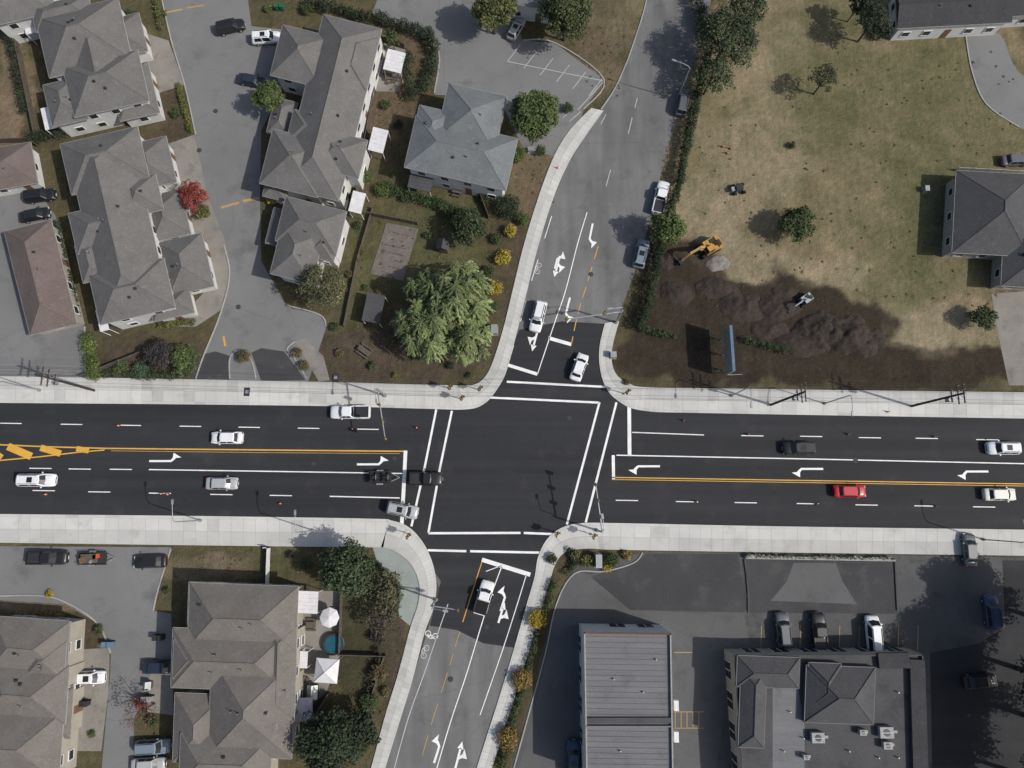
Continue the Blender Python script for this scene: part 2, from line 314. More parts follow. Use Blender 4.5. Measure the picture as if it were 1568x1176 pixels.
# ---------------------------------------------------------------- markings
b=MB(); z=.042
def sl(pts,w=.13,m=wht,zz=z): line(b,pts,w,zz,m)
for x in (0,93,183,275,365,456,547): sl([(x,648+x*.0165),(x+33,648.5+x*.0165)])
for x,y in ((-45,716),(45,717),(105,718),(168,718.5)): sl([(x,y),(x+34,y+.4)])
sl([(228,719),(430,722),(617,725)],.16)
for x,y in ((50,751),(135,753),(228,755),(322,757),(413,758.5)): sl([(x,y),(x+34,y+.5)])
sl([(505,760),(612,762.5)],.16)
sl([(968,662),(1078,666)],.14)
for x,y in ((1135,667),(1225,668),(1315,670),(1402,671),(1495,673),(1585,674)): sl([(x,y),(x+34,y+.5)])
sl([(944,697),(1250,703),(1568,710),(1700,712)],.16)
for x,y in ((943,766),(1035,768),(1125,769.5),(1220,771),(1310,773),(1400,774.5),(1490,776)): sl([(x,y),(x+34,y+.5)])
b.build('lane_marking')
b=MB()
sl([(-60,680),(0,681),(70,684),(160,686.5),(400,689),(618,691)],.2,yel); sl([(170,690.3),(400,693),(612,694.6)],.09,yel_old); sl([(-60,711),(0,705),(60,699.5),(120,692.5),(160,689)],.18,yel)
for a,c,w in (((-24,684),(2,702),1.1),((12,683.5),(48,699),1.1),((62,685.5),(93,694.5),.95),((117,687),(136,690.2),.8)): sl([a,c],w,yel,z+.004)
sl([(937,731),(1250,736),(1568,741),(1700,743)],.15,yel); sl([(937,734.2),(1250,739.2),(1568,744.2)],.10,yel)
b.build('centre_line_marking')
b=MB()
sl([(621,690),(618,750),(615,806)],.55); sl([(963.5,622),(964,697)],.55); sl([(939,697),(939.5,734)],.45)
sl([(840,517.5),(875,527.5)],.55); sl([(778,559),(823,573)],.5); sl([(738,857),(812,880)],.6)
b.build('stop_line')
b=MB()
for pts in ([(668,627),(651,712),(630,806)],[(692,629),(674,715),(656,816)],[(776,584.5),(928,592.5)],[(747,608.5),(917,616.5)],[(918,616),(868,803)],[(944,616),(897,800)],[(656,816.5),(797,816)],[(802,816),(850,818)],[(655,842.5),(714,844)],[(720,844),(840,846.5)]): sl(pts,.32)
b.build('crosswalk_marking')
b=MB()
L=[(823,573),(848,498),(866,445),(884,375),(899,325)]; sl(smooth(L),.14)
L=[(778,558),(797,492),(814,430),(834,365),(853,305)]; 
for i in range(0,8): 
    q=smooth(L,6); 
    if i%2==0: sl(q[i*3:i*3+4],.12,wht)
sl([(744,875),(768,866)],.1)
for a,c in (((968,180),(962,205)),((976,150),(972,165)),((935,260),(928,285)),((928,175),(920,190))): sl([a,c],.12,wht_old)
L=smooth([(768,868),(745,932),(715,1030),(690,1105),(665,1190)]); sl(L,.14,wht)
L=smooth([(806,880),(790,932),(768,1000),(735,1095)]); sl(L,.12,wht)
L=smooth([(686,925),(672,965),(650,1030),(625,1100),(600,1190)]); sl(L,.12,wht_old)
b.build('lane_marking')
b=MB()
L=smooth([(875,527),(885,480),(900,430),(918,370)],6)
for i in range(0,len(L)-2,3): sl(L[i:i+3],.13,yel)
L=smooth([(738,860),(722,910),(700,980),(685,1030),(660,1110),(640,1180)],5); sl(L[:9],.13,yel)
for i in range(9,len(L)-2,3): sl(L[i:i+3],.12,yel_old)
b.build('centre_line_marking')
def arrow(u,v,ang,turn=1,m=wht,L=4.6,both=False,straight=False):
    b=MB(); w=.15
    def tri(ps): b.add([(x-L/2,y,0) for x,y in ps],[tuple(range(len(ps)))],m)
    tri([(0,-w),(L-.9 if straight or both else L-1.3,-w),(L-.9 if straight or both else L-1.3,w),(0,w)])
    if straight or both: tri([(L-1,-.45),(L,0),(L-1,.45)])
    if not straight:
        s=turn; x0=L-1.3-(1.0 if both else 0)
        q=[(x0,-w*s),(x0+.40,w*s),(x0+.8,.60*s),(x0+.42,.80*s),(x0-.1,w*s*1.01)]; q=q if s>0 else q[::-1]; 
        b.add([(x-L/2,y,.004) for x,y in q],[tuple(range(len(q)))],m)
        q=[(x0+.25,1.25*s),(x0+.2,.42*s),(x0+1.45,.55*s)]
        q=q if s>0 else q[::-1]; b.add([(x-L/2,y,.008) for x,y in q],[(0,1,2)],m)
    p=P(u,v,z+.004); b.build('turn_arrow_marking',p,math.radians(ang))
arrow(252,706,0,1); arrow(570,711,0,1); arrow(987,714,180,1); arrow(1237,718,180,1); arrow(1490,722,180,1)
arrow(904,360,-102,1,L=4); arrow(853,408,-105,1,L=3.6,both=True); arrow(853,398,75,-1,L=3); arrow(868,474,-105,1,L=4); arrow(819,522,-105,-1,L=3.4,both=True)
arrow(772,918,72,1,L=3.4); arrow(768,938,72,-1,L=3,both=True); arrow(671,1148,72,1,L=3.6); arrow(702,1158,75,-1,L=4,both=True)
def bike(u,v,ang,m):
    b=MB()
    for x in (-.55,.55):
        for i in range(12):
            t0,t1=[2*math.pi*k/12 for k in(i,i+1)]
            b.add([(x+r*math.cos(t),r*math.sin(t),0) for r,t in((.32,t0),(.42,t0),(.42,t1),(.32,t1))],[(0,1,2,3)],m)
    for a,c in (((-.55,0),(-.2,.5)),((-.2,.5),(.4,.5)),((.4,.5),(.55,0)),((-.2,.5),(0,0)),((0,0),(.4,.5))):
        b.beam((a[0],a[1],.003),(c[0],c[1],.003),.09,.004,m)
    b.build('bicycle_marking',P(u,v,z),math.radians(ang))
bike(824,411,75,wht_old); bike(661,972,160,wht); bike(651,998,70,wht_old)
b=MB()
for i in range(6):
    s=(797+i*25,68+i*10.5); sl([s,(s[0]-20,s[1]+26)],.1,wht_old,.03)
sl([(777,94),(925,124)],.1,wht_old,.03); sl([(925,124),(885,168)],.1,wht_old,.03)
for i in range(3): sl([(862+i*10,180+i*6),(880+i*9,165+i*6)],.1,wht_old,.03)
for i in range(9): 
    x=1165+i*30; sl([(x,996),(x+1,958)],.08,yel_old,.04)
for i in range(5): sl([(1034+i*9,1090),(1034+i*9,1115)],.1,yel_old,.04)
sl([(1032,1090),(1078,1090)],.1,yel_old,.04); sl([(1032,1115),(1078,1115)],.1,yel_old,.04); sl([(1032,999),(1060,999)],.1,yel_old,.04)
b.build('parking_stall_marking')
b=MB(); sl([(250,20),(280,14)],.3,yel_old,.03); sl([(286,12),(312,8)],.3,yel_old,.03); sl([(338,318),(366,310)],.42,yel_old,.03); sl([(372,308),(396,303)],.42,yel_old,.03); sl([(342,515),(345,530)],.3,yel,.03); b.build('speed_bump_marking')
def manhole(u,v,sq=False):
    b=MB(); 
    if sq: b.box((0,0,.01),(.9,1.3,.02),metal_d); b.box((0,0,.022),(.5,.5,.01),metal_g)
    else:
        b.cyl((0,0,0),(0,0,.012),.38,.38,metal_d,16); b.cyl((0,0,.012),(0,0,.016),.28,.28,asph_mid,16)
    b.build('utility_cover' if sq else 'manhole_cover',P(u,v,.135 if sq else .045))
for q in ((604,702),(872,640),(1145,912),(330,170),(305,230),(745,960),(905,420),(365,470),(1310,705),(480,710),(690,1040),(1080,885)): manhole(*q)
manhole(378,600,True); manhole(514,578,True)
# ---------------------------------------------------------------- houses
def corners(cx,cy,w,h,a,z):
    a=math.radians(a); c,s=math.cos(a),math.sin(a)
    return [P(cx+x*c-y*s,cy+x*s+y*c,z) for x,y in ((-w/2,h/2),(w/2,h/2),(w/2,-h/2),(-w/2,-h/2))]
def house(name,blocks,eave,rm,wm,pitch=.5,vents=4,ridge=True):
    c0=blocks[0]; org=P(c0[0],c0[1],0); e=empty(name,org)
    R=MB();W=MB();G=MB();T=MB(); tops=[]
    for i,bk in enumerate(blocks):
        cx,cy,w,h,a=bk[:5]; de=bk[5] if len(bk)>5 else 0; gab=bk[6] if len(bk)>6 else 0
        ze=eave+de+i*.013; C=corners(cx,cy,w,h,a,ze)
        if (C[1]-C[0]).length<(C[2]-C[1]).length: C=C[1:]+C[:1]
        s=(C[2]-C[1]).length; m0=(C[3]+C[0])/2; m1=(C[1]+C[2])/2; d=(m1-m0).normalized(); Lr=(m1-m0).length
        ins=min(s/2,Lr/2-.01) if not gab else .02
        up=Vector((0,0,s/2*pitch)); r0=m0+d*ins+up; r1=m1-d*ins+up
        R.add([C[0],C[1],C[2],C[3],r0,r1],[(0,1,5,4),(1,2,5),(2,3,4,5),(3,0,4)],rm)
        tops.append((r0,r1,C))
        for k in range(4):
            p,q=C[k],C[(k+1)%4]; T.beam(p+Vector((0,0,-.07)),q+Vector((0,0,-.07)),.10,.13,gutter)
        R.add([p-Vector((0,0,.13)) for p in C],[(3,2,1,0)],trim)
        if ridge:
            R.cyl(r0,r1,.07,.07,rm,5)
            if not gab:
                for p,q in ((C[0],r0),(C[3],r0),(C[1],r1),(C[2],r1)): R.cyl(p,q,.05,.05,rm,5)
        cen=(C[0]+C[2])/2; I=[p+(cen-p).normalized()*.75 for p in C]
        for k in range(4):
            p,q=I[k],I[(k+1)%4]; L=(q-p).length; t=(q-p)/L; n=Vector((t.y,-t.x,0))
            W.add([(p.x,p.y,0),(q.x,q.y,0),(q.x,q.y,ze-.05),(p.x,p.y,ze-.05)],[(0,1,2,3)],wm)
            nw=max(1,int(L/3.4)); levels=[.8,3.1] if ze>4.3 else [.9]
            for zl in levels:
                for j in range(nw):
                    if L<2: continue
                    f=(j+.5)/nw; ww=1.2; c=p+t*(L*f)
                    if zl<1 and j==nw//2 and k==0:
                        G.beam(Vector((c.x,c.y,1.05))-t*.5+n*.03,Vector((c.x,c.y,1.05))+t*.5+n*.03,.07,2.1,doorm); continue
                    a0=Vector((c.x,c.y,zl+.6))
                    G.beam(a0-t*ww/2+n*.02,a0+t*ww/2+n*.02,.06,1.0,glassw)
                    for zz in(-.55,.55): T.beam(a0-t*(ww/2+.1)+n*.05+Vector((0,0,zz)),a0+t*(ww/2+.1)+n*.05+Vector((0,0,zz)),.1,.09,trim)
                    for sx in(-1,1): T.beam(a0+t*sx*(ww/2+.05)+n*.05-Vector((0,0,.50)),a0+t*sx*(ww/2+.05)+n*.05+Vector((0,0,.50)),.1,.09,trim)
        if gab:
            for (p,q,r) in ((I[3],I[0],r0),(I[1],I[2],r1)): W.add([p,q,(r.x,r.y,r.z-.1)],[(0,1,2)],wm)
    for k in range(vents):
        r0,r1,C=random.choice(tops); f=random.random(); base=r0.lerp(r1,f); side=(C[0]+C[1])/2 if random.random()<.5 else (C[2]+C[3])/2
        g=random.uniform(.12,.45); p=base.lerp(Vector((side.x,side.y,side.z)),g)
        if random.random()<.5: T.box((p.x,p.y,p.z+.1),(.4,.4,.3),metal_d,taper=.7)
        else: T.cyl((p.x,p.y,p.z-.1),(p.x,p.y,p.z+.45),.07,.07,metal_g,8); T.cyl((p.x,p.y,p.z+.02),(p.x,p.y,p.z+.06),.2,.16,metal_d,8)
    for mb,n in ((R,'roof'),(W,'walls'),(G,'windows_and_door'),(T,'gutters_frames_vents')): mb.build(n,(0,0,0),0,e,org)
    return e
house('townhouse',[(180,345,100,270,-13),(160,246,122,80,-13),(202,446,118,78,-13),(168,345,116,64,-13),(215,300,60,56,-13,-.3),(232,250,62,72,-13,-2.0),(255,330,60,70,-13,-2.1),(284,405,70,84,-13,-2.2),(262,466,64,40,-13,-2.3),(140,400,40,60,-13,-.4)],5.0,roof_gray,wall_w,vents=16)
house('townhouse',[(128,58,130,96,-13),(162,128,118,80,-13,0),(100,156,56,66,-13,-.8),(205,140,62,80,-13,-2.0),(190,55,60,60,-13,-2.0),(28,2,100,56,-13),(95,20,90,40,-13,-.2),(150,95,70,110,-13,.2)],5.0,roof_gray,wall_w,vents=12)
house('townhouse',[(507,165,92,272,14),(462,86,80,80,14),(452,250,92,86,14),(545,92,54,84,14,.1),(478,200,70,50,14,-.2),(432,180,36,56,14,-2.0),(425,280,36,50,14,-2.0),(520,235,74,60,14,.15)],5.0,roof_gray,wall_w,vents=14)
house('townhouse',[(476,346,96,70,14),(455,388,66,80,14),(434,350,44,56,14,-2.0),(495,372,44,50,14,-.3)],4.8,roof_gray,wall_w,vents=5)
house('garage_block',[(62,425,74,164,-14)],2.7,roof_brown,wall_t,vents=2)
house('garage_block',[(10,256,86,64,-10)],2.7,roof_brown,wall_w,vents=1)
house('family_house',[(706,234,160,82,13),(722,180,92,88,13,.15),(663,196,56,60,13,-.1)],5.2,roof_blue,wall_w,.42,vents=6)
house('townhouse',[(352,1010,178,92,2),(372,945,166,100,2),(385,1085,128,150,2),(305,1115,78,106,2,-.8),(345,1165,140,80,2),(428,1030,50,146,2,-.1),(318,925,60,66,2,-.2),(300,1010,70,60,2,.2)],4.9,roof_gray2,wall_t,vents=20)
house('townhouse',[(45,990,120,86,4),(40,1060,126,90,4),(30,1140,128,110,4),(88,1090,44,80,4,-1.4),(70,1010,60,60,4,.1)],4.5,roof_gray2,wall_t,vents=12)
house('family_house',[(1520,327,118,126,3),(1580,395,90,90,3,-.3)],3.4,roof_mid,wall_t,.45,vents=4)
house('family_house',[(1460,8,176,62,-3,0,1),(1545,-15,110,80,-3)],3.4,roof_dark,wall_w,.25,vents=2)
house('family_house',[(812,-18,78,56,8)],4,roof_blue,wall_w,.35,vents=1)
def flat(name,pts,h,rm,wm,par=.45,parms=None,extra=None):
    T4=[P(u,v,h) for u,v in pts]; org=Vector((T4[0].x,T4[0].y,0)); e=empty(name,org)
    b=MB(); n=len(T4)
    if sum(T4[i].x*T4[(i+1)%n].y-T4[(i+1)%n].x*T4[i].y for i in range(n))<0: T4=T4[::-1]
    b.add([(p.x,p.y,h-par) for p in T4],[tuple(range(n))],rm); b.build('roof_deck',(0,0,0),0,e,org)
    w=MB(); g=MB()
    for i in range(n):
        p,q=T4[i],T4[(i+1)%n]; L=(q-p).length; t=(q-p)/L; nn=Vector((t.y,-t.x,0))
        w.add([(p.x,p.y,0),(q.x,q.y,0),(q.x,q.y,h-.1),(p.x,p.y,h-.1)],[(0,1,2,3)],wm)
        north=abs(t.y)<.3 and p.y>org.y-10
        w.beam(p-nn*.10+Vector((0,0,-par/2)),q-nn*.10+Vector((0,0,-par/2)),.18,par,parms[0] if north else parms[1])
        for j in range(int(L/4)):
            c=p+t*(4*j+2.5); G0=Vector((c.x,c.y,1.4)); g.beam(G0-t*1.1+nn*.03,G0+t*1.1+nn*.03,.08,2.2,glassw)
            for sx in (-1.15,0,1.15): g.beam(G0+t*sx+nn*.06-Vector((0,0,1.1)),G0+t*sx+nn*.06+Vector((0,0,1.1)),.1,.08,trim)
    w.build('walls_and_parapet',(0,0,0),0,e,org); g.build('shopfront_windows',(0,0,0),0,e,org)
    if extra: x=MB(); extra(x); x.build('rooftop_details',(0,0,0),0,e,org)
def wh(x):
    for i in range(27):
        if i==15: continue
        a=P(898,975+i*8.5,6.7); c=P(1026,977+i*8.5,6.7); x.beam((a.x,a.y,6.58),(c.x,c.y,6.58),.05,.06,membrane)
    a=P(897,1103,6.7); c=P(1028,1103,6.7); x.beam((a.x,a.y,6.72),(c.x,c.y,6.72),.7,.25,membrane_d)
    x.beam((a.x,a.y-.7,6.76),(c.x,c.y-.7,6.76),.15,.35,membrane)
    for v in (1080,1128):
        p=P(1033,v,5.5); x.box((p.x+.2,p.y,5.4),(.6,1.3,.7),trim)
    for u,v in ((940,1040),(985,1060),(950,1150),(1005,1010)):
        p=P(u,v,6.7); x.cyl((p.x,p.y,6.5),(p.x,p.y,6.9),.10,.10,metal_g)
flat('warehouse',[(894,968),(1028,970),(1032,1210),(898,1210)],6.9,membrane,wall_w,.35,(redt,hvac),wh)
def hipblock(x,cx,cy,w,h,a,z,rm,pitch=.5,base=0):
    C=corners(cx,cy,w,h,a,z)
    if (C[1]-C[0]).length<(C[2]-C[1]).length: C=C[1:]+C[:1]
    s=(C[2]-C[1]).length; m0=(C[3]+C[0])/2; m1=(C[1]+C[2])/2; d=(m1-m0).normalized(); ins=min(s/2,(m1-m0).length/2-.01); up=Vector((0,0,s/2*pitch))
    r0=m0+d*ins+up; r1=m1-d*ins+up
    x.add([*C,r0,r1],[(0,1,5,4),(1,2,5),(2,3,4,5),(3,0,4)],rm)
    for p,q in ((C[0],r0),(C[3],r0),(C[1],r1),(C[2],r1),(r0,r1)): x.cyl(p,q,.07,.07,roof_mid,5)
    for k in range(4):
        p,q=C[k],C[(k+1)%4]; x.add([(p.x,p.y,base),(q.x,q.y,base),q,p],[(0,1,2,3)],membrane_d); x.beam(p,q,.10,.10,membrane)
def shop(x):
    hipblock(x,1286,1064,106,88,2,5.0,roof_mid,.55,4.2); hipblock(x,1262,1050,50,70,2,5.05,roof_mid,.6,4.2)
    hipblock(x,1176,1029,96,48,2,4.75,roof_mid,.55,4.2); hipblock(x,1152,1085,40,120,2,4.8,roof_mid,.6,4.2)
    q=[P(1183,1054,4.22),P(1222,1054,4.22),P(1232,1110,4.22),P(1232,1210,4.22),P(1183,1210,4.22)]; x.add([(p.x,p.y,4.21) for p in q][::-1],[(0,1,2,3,4)],membrane)
    for (a,c) in (((1345,1012),(1392,1011)),((1404,1010),(1410,1200))):
        p=P(*a,4.7); q=P(*c,4.7); x.beam((p.x,p.y,4.55),(q.x,q.y,4.55),2.0,.6,roof_dark)
    for u,v,s in ((1253,1130,1.3),(1322,1122,.7),(1358,1122,1.4),(1360,1142,.9),(1235,1160,.6)):
        p=P(u,v,5); x.box((p.x,p.y,4.7),(s*1.3,s,.7),hvac); x.cyl((p.x,p.y,5.05),(p.x,p.y,5.1),s*.33,s*.33,metal_d,14); x.box((p.x+s*.9,p.y,4.5),(s*.5,.35,.3),hvac); x.box((p.x,p.y,5.08),(s*1.2,.06,.05),metal_g)
    for u,v in ((1200,1150),(1230,1130),(1375,1060),(1375,1160),(1300,1150),(1210,1090),(1345,1160)):
        p=P(u,v,4.4); x.cyl((p.x,p.y,4.2),(p.x,p.y,4.7),.08,.08,metal_g)
flat('commercial_building',[(1124,1004),(1414,1002),(1422,1220),(1140,1220)],4.6,membrane_d,wall_t,.4,(membrane_d,membrane_d),shop)
# ---------------------------------------------------------------- vehicles
def loft(b,secs,m):
    V=[];n=len(secs[0])
    for s in secs: V+=s
    b.add(V,[(i*n+j,i*n+(j+1)%n,(i+1)*n+(j+1)%n,(i+1)*n+j) for i in range(len(secs)-1) for j in range(n)],m,True)
    b.add(secs[0],[tuple(range(n))],m); b.add(secs[-1],[tuple(range(n-1,-1,-1))],m)
def vehicle(name,u,v,ang,kind='sedan',color='white',L=None,cover=False):
    K=dict(sedan=(4.7,1.85,.95,1.42,[-.27,.17],[-.36,.29]),suv=(4.8,1.95,1.1,1.75,[-.42,.17],[-.465,.27]),pickup=(5.7,2.0,1.12,1.85,[-.06,.17],[-.09,.255]),van=(5.2,1.98,1.1,2.0,[-.45,.26],[-.47,.37]),hatch=(4.2,1.78,.98,1.5,[-.38,.16],[-.46,.28]))[kind]
    L0,Wd,belt,top,rf,bs=K; L=L or L0; w=Wd/2; pm=carpaint(color); b=MB()
    st=[(-.5,.74,.72),(-.49,.88,.90),(-.46,.96,.97),(-.38,1,1),(0,1,1),(.30,1,1.0),(.40,.98,.93),(.46,.93,.86),(.488,.84,.76),(.5,.68,.62)]
    secs=[]
    for t,ws,hs in st:
        x=t*L; W=w*ws; zt=belt*hs; zb=.28
        if kind=='pickup' and t<0: zt=belt*.95 if t>-.5 else .8
        half=[(W*.86,zb),(W,zb+.18),(W,zt-.28),(W*.95,zt-.10),(W*.86,zt-.02),(W*.45,zt+.03)]
        secs.append([(x,y,zz) for y,zz in half]+[(x,-y,zz) for y,zz in half[::-1]])
    loft(b,secs,pm)
    b.box((0,0,.34),(L*.94,Wd*.84,.16),tyre)
    def ring(x0,x1,W,zz,bow):
        f=[0,.07,.46,.51,.90,1]; r=[(x1-.10,-W),(x1,-W*.84),(x1+bow,0),(x1,W*.84),(x1-.10,W)]
        r+=[(x1-.10+(x0+.10-(x1-.10))*t,W) for t in f[1:-1]]+[(x0+.10,W),(x0,W*.84),(x0-bow*.5,0),(x0,-W*.84),(x0+.10,-W)]
        r+=[(x0+.10+((x1-.10)-(x0+.10))*(1-t),-W) for t in f[1:-1][::-1]]
        return [(x,y,zz) for x,y in r]
    A=ring(bs[0]*L,bs[1]*L,w*.93,belt-.02,.14); B=ring(rf[0]*L,rf[1]*L,w*.74,top-.06,.10); C=ring(rf[0]*L+.12,rf[1]*L-.12,w*.66,top,.06)
    n=len(A); glass={1,2,5,7,10,11,14,16}
    for i in range(n):
        j=(i+1)%n; m=carglass if i in glass else pm
        b.add([A[i],A[j],B[j],B[i]],[(0,1,2,3)],m)
        b.add([B[i],B[j],C[j],C[i]],[(0,1,2,3)],pm,True)
    b.add(C,[tuple(range(n))],pm,True)
    if kind in('suv','hatch') and random.random()<.5: b.box(((rf[0]+rf[1])/2*L+.3,0,top+.004),(.8,.8,.012),carglass)
    if kind in('suv','van'):
        for s in(-1,1): b.beam((rf[0]*L+.3,s*w*.62,top+.06),(rf[1]*L-.3,s*w*.62,top+.06),.05,.05,metal_d)
    if kind=='pickup':
        b.box((-.285*L,0,belt+.02),(.36*L,Wd*.78,.05),metal_d)
        for s in(-1,1): b.box((-.285*L,s*w*.90,belt+.06),(.40*L,.12,.22),metal_d if cover else pm)
        b.box((-.485*L,0,belt+.06),(.10,Wd*.84,.22),pm)
        for i in range(5): b.box((-.285*L,-.6+i*.3,belt+.052),(.34*L,.03,.02),metal_d)
        if cover: b.box((-.285*L,0,belt+.13),(.37*L,Wd*.80,.10),tyre)
    for s in(-1,1):
        b.box((bs[1]*L-.45,s*(w+.10),belt+.05),(.16,.22,.14),pm)
        b.box((.475*L,s*w*.66,.68),(.16,.36,.14),headl); b.box((-.488*L,s*w*.72,.78),(.09,.3,.18),redl)
        for x in(-.30*L,.31*L):
            b.cyl((x,s*(w-.20),.33),(x,s*(w+.015),.33),.33,.33,tyre,16); b.cyl((x,s*(w+.0),.33),(x,s*(w+.03),.33),.2,.19,metal_g,10)
    b.box((.496*L,0,.62),(.08,.9,.16),metal_d); b.box((.502*L,0,.42),(.06,.5,.12),trim)
    for s in(-1,1): b.beam((bs[1]*L+.15,s*w*.66,belt+.008),(.44*L,s*w*.60,belt*.9+.0),.02,.02,metal_d)
    p=P(u,v,.9); b.build(name,(p.x,p.y,.03),math.radians(ang))
V=vehicle
V('sedan',347,670,180,'sedan','white'); V('pickup_truck',536,631,180,'pickup','white',6.0); V('sport_utility_vehicle',55,735,0,'suv','white',5.6)
V('sedan',339,740,0,'sedan','silver'); V('pickup_truck',652,733,0,'pickup','black',4.9); V('sport_utility_vehicle',616,781,-12,'suv','silver',4.7)
V('sport_utility_vehicle',1224,686,180,'suv','black'); V('sport_utility_vehicle',1537,686,180,'suv','white'); V('sedan',1302,752,0,'sedan','red'); V('sedan',1532,757,0,'sedan','cream')
V('sport_utility_vehicle',824,484,-104,'suv','white',5.0); V('sedan',887,562,70,'sedan','white',4.4); V('pickup_truck',741,915,74,'pickup','white',4.8,True)
for a in ((1012,302,76,'pickup','white'),(982,388,76,'suv','bluegray'),(1046,156,78,'suv','gray'),(790,43,63,'hatch','silver'),(352,40,15,'suv','black'),(407,57,5,'suv','white'),(385,122,-12,'sedan','dkblue'),
  (1486,842,88,'sedan','gray'),(1520,938,90,'suv','blue'),(1200,965,92,'suv','gray'),(1255,970,90,'pickup','black'),(1338,972,90,'van','white'),(1557,244,2,'sedan','gray'),(137,1038,2,'hatch','white'),
  (229,860,182,'sedan','black'),(72,854,0,'pickup','black'),(233,1144,3,'suv','bluegray'),(226,1172,3,'sedan','silver'),(878,1163,88,'suv','blue'),(52,328,12,'sedan','black'),(60,299,8,'suv','black'),(243,1022,0,'sedan','dkblue'),(1502,1044,5,'sedan','black')):
    V('parked_'+{'pickup':'pickup_truck','suv':'sport_utility_vehicle','sedan':'sedan','hatch':'hatchback_car','van':'van'}[a[3]],*a)
def trailer(name,u,v,ang,L=3.6,load=0):
    b=MB(); b.box((0,0,.62),(L,1.7,.1),metal_d)
    for s in(-1,1):
        b.beam((-L/2,s*.85,1.0),(L/2,s*.85,1.0),.06,.06,metal_d); 
        for i in range(5): b.cyl((-L/2+i*L/4,s*.85,.62),(-L/2+i*L/4,s*.85,1.0),.03,.03,metal_d,6)
        b.cyl((0,s*.88,.33),(0,s*1.08,.33),.33,.33,tyre,16); b.box((0,s*.98,.70),(1,.24,.04),metal_g)
    b.beam((L/2,.6,.6),(L/2+1.2,0,.5),.08,.08,metal_g); b.beam((L/2,-.6,.6),(L/2+1.2,0,.5),.08,.08,metal_g)
    if load==1:
        for x in(-.9,.9):
            b.box((x,0,1.05),(1.2,.55,.35),metal_d,taper=.7); b.box((x-.2,0,1.3),(.6,.35,.12),tyre,taper=.8); b.cyl((x+.4,-.4,1.35),(x+.4,.4,1.35),.03,.03,metal_g,6)
            for s in(-1,1):
                for q in(-.45,.45): b.cyl((x+q,s*.36,.95),(x+q,s*.6,.95),.28,.28,tyre,12)
    else:
        b.box((-.3,0,.95),(2.2,1.3,.6),wood,.05); b.box((.7,.3,1.0),(.8,.6,.5),orange,.3); b.box((-1,-.2,1.3),(.9,.8,.3),doorm,.4); b.box((.2,-.4,1.3),(.5,.4,.2),metal_g,.8)
    p=P(u,v,.6); b.build(name,(p.x,p.y,.03),math.radians(ang))
trailer('utility_trailer',582,731,0,3.4,1); trailer('utility_trailer',142,855,0,4.2,2)
def excavator(u,v,ang,s=1.0,m=exy):
    b=MB()
    for k in(-1,1):
        b.box((0,k*.95,.4),(2.9,.45,.55),tyre); b.cyl((1.45,k*.95-.22,.4),(1.45,k*.95+.22,.4),.28,.28,tyre,12); b.cyl((-1.45,k*.95-.22,.4),(-1.45,k*.95+.22,.4),.28,.28,tyre,12)
        for i in range(12): b.box((-1.3+i*.235,k*.95,.69),(.12,.5,.04),metal_d)
    b.cyl((0,0,.6),(0,0,.9),.6,.6,metal_d,14); b.box((-.35,0,1.35),(2.7,2.1,.9),m,taper=.95); b.box((-1.35,0,1.5),(.7,2.2,1.0),m,taper=.85); b.box((-1.3,.3,2.03),(.5,1.0,.06),metal_d); b.box((-.6,.0,1.82),(.5,.9,.05),tyre)
    b.box((.5,.62,2.05),(1.3,.85,1.1),carglass,taper=.9); b.box((.5,.62,2.63),(1.2,.8,.08),m); b.box((-.6,-.5,1.85),(1,.6,.12),metal_d)
    b.beam((.6,-.1,1.5),(2.5,-.1,3.3),.38,.5,m); b.beam((2.4,-.1,3.3),(4.2,-.1,2.9),.34,.42,m); b.beam((4.0,-.1,3.3),(5.2,-.1,1.3),.28,.34,m)
    b.cyl((.9,.15,1.4),(2.3,.15,2.7),.08,.06,metal_g,8); b.cyl((2.6,-.1,3.7),(4.0,-.1,3.5),.08,.06,metal_g,8); b.cyl((4.4,-.1,3.2),(5.3,-.1,1.9),.07,.05,metal_g,8)
    vs=[(5.0,-.6,1.4),(5.6,-.6,1.3),(5.7,-.6,.7),(5.1,-.6,.5)]; vs+=[(x,.4,zz) for x,_,zz in vs]
    b.add(vs,[(0,1,2,3),(7,6,5,4),(0,4,5,1),(1,5,6,2),(2,6,7,3)],metal_d)
    for i in range(4): b.box((5.05,-.5+i*.27,.42),(.1,.08,.22),metal_g)
    o=b.build('excavator',(P(u,v,1).x,P(u,v,1).y,.02),math.radians(ang)); o.scale=(s,)*3
excavator(1086,378,209,1.0); excavator(1234,458,215,.62,metal_g)
def quadbike(u,v,ang):
    b=MB(); b.box((0,0,.6),(1.4,.9,.35),metal_d,taper=.7); b.box((0,0,1.1),(1.1,1.0,.08),metal_d)
    for s in(-1,1):
        for x in(-.75,.75): b.cyl((x,s*.5,.35),(x,s*.85,.35),.35,.35,tyre,12)
        b.cyl((-.5,s*.45,.6),(-.5,s*.45,1.1),.04,.04,metal_g,6); b.cyl((.5,s*.45,.6),(.5,s*.45,1.1),.04,.04,metal_g,6)
    b.box((-1.0,0,.7),(.5,.7,.4),metal_g); p=P(u,v,.5); b.build('ride_on_compactor',(p.x,p.y,0),math.radians(ang))
quadbike(1131,289,10)
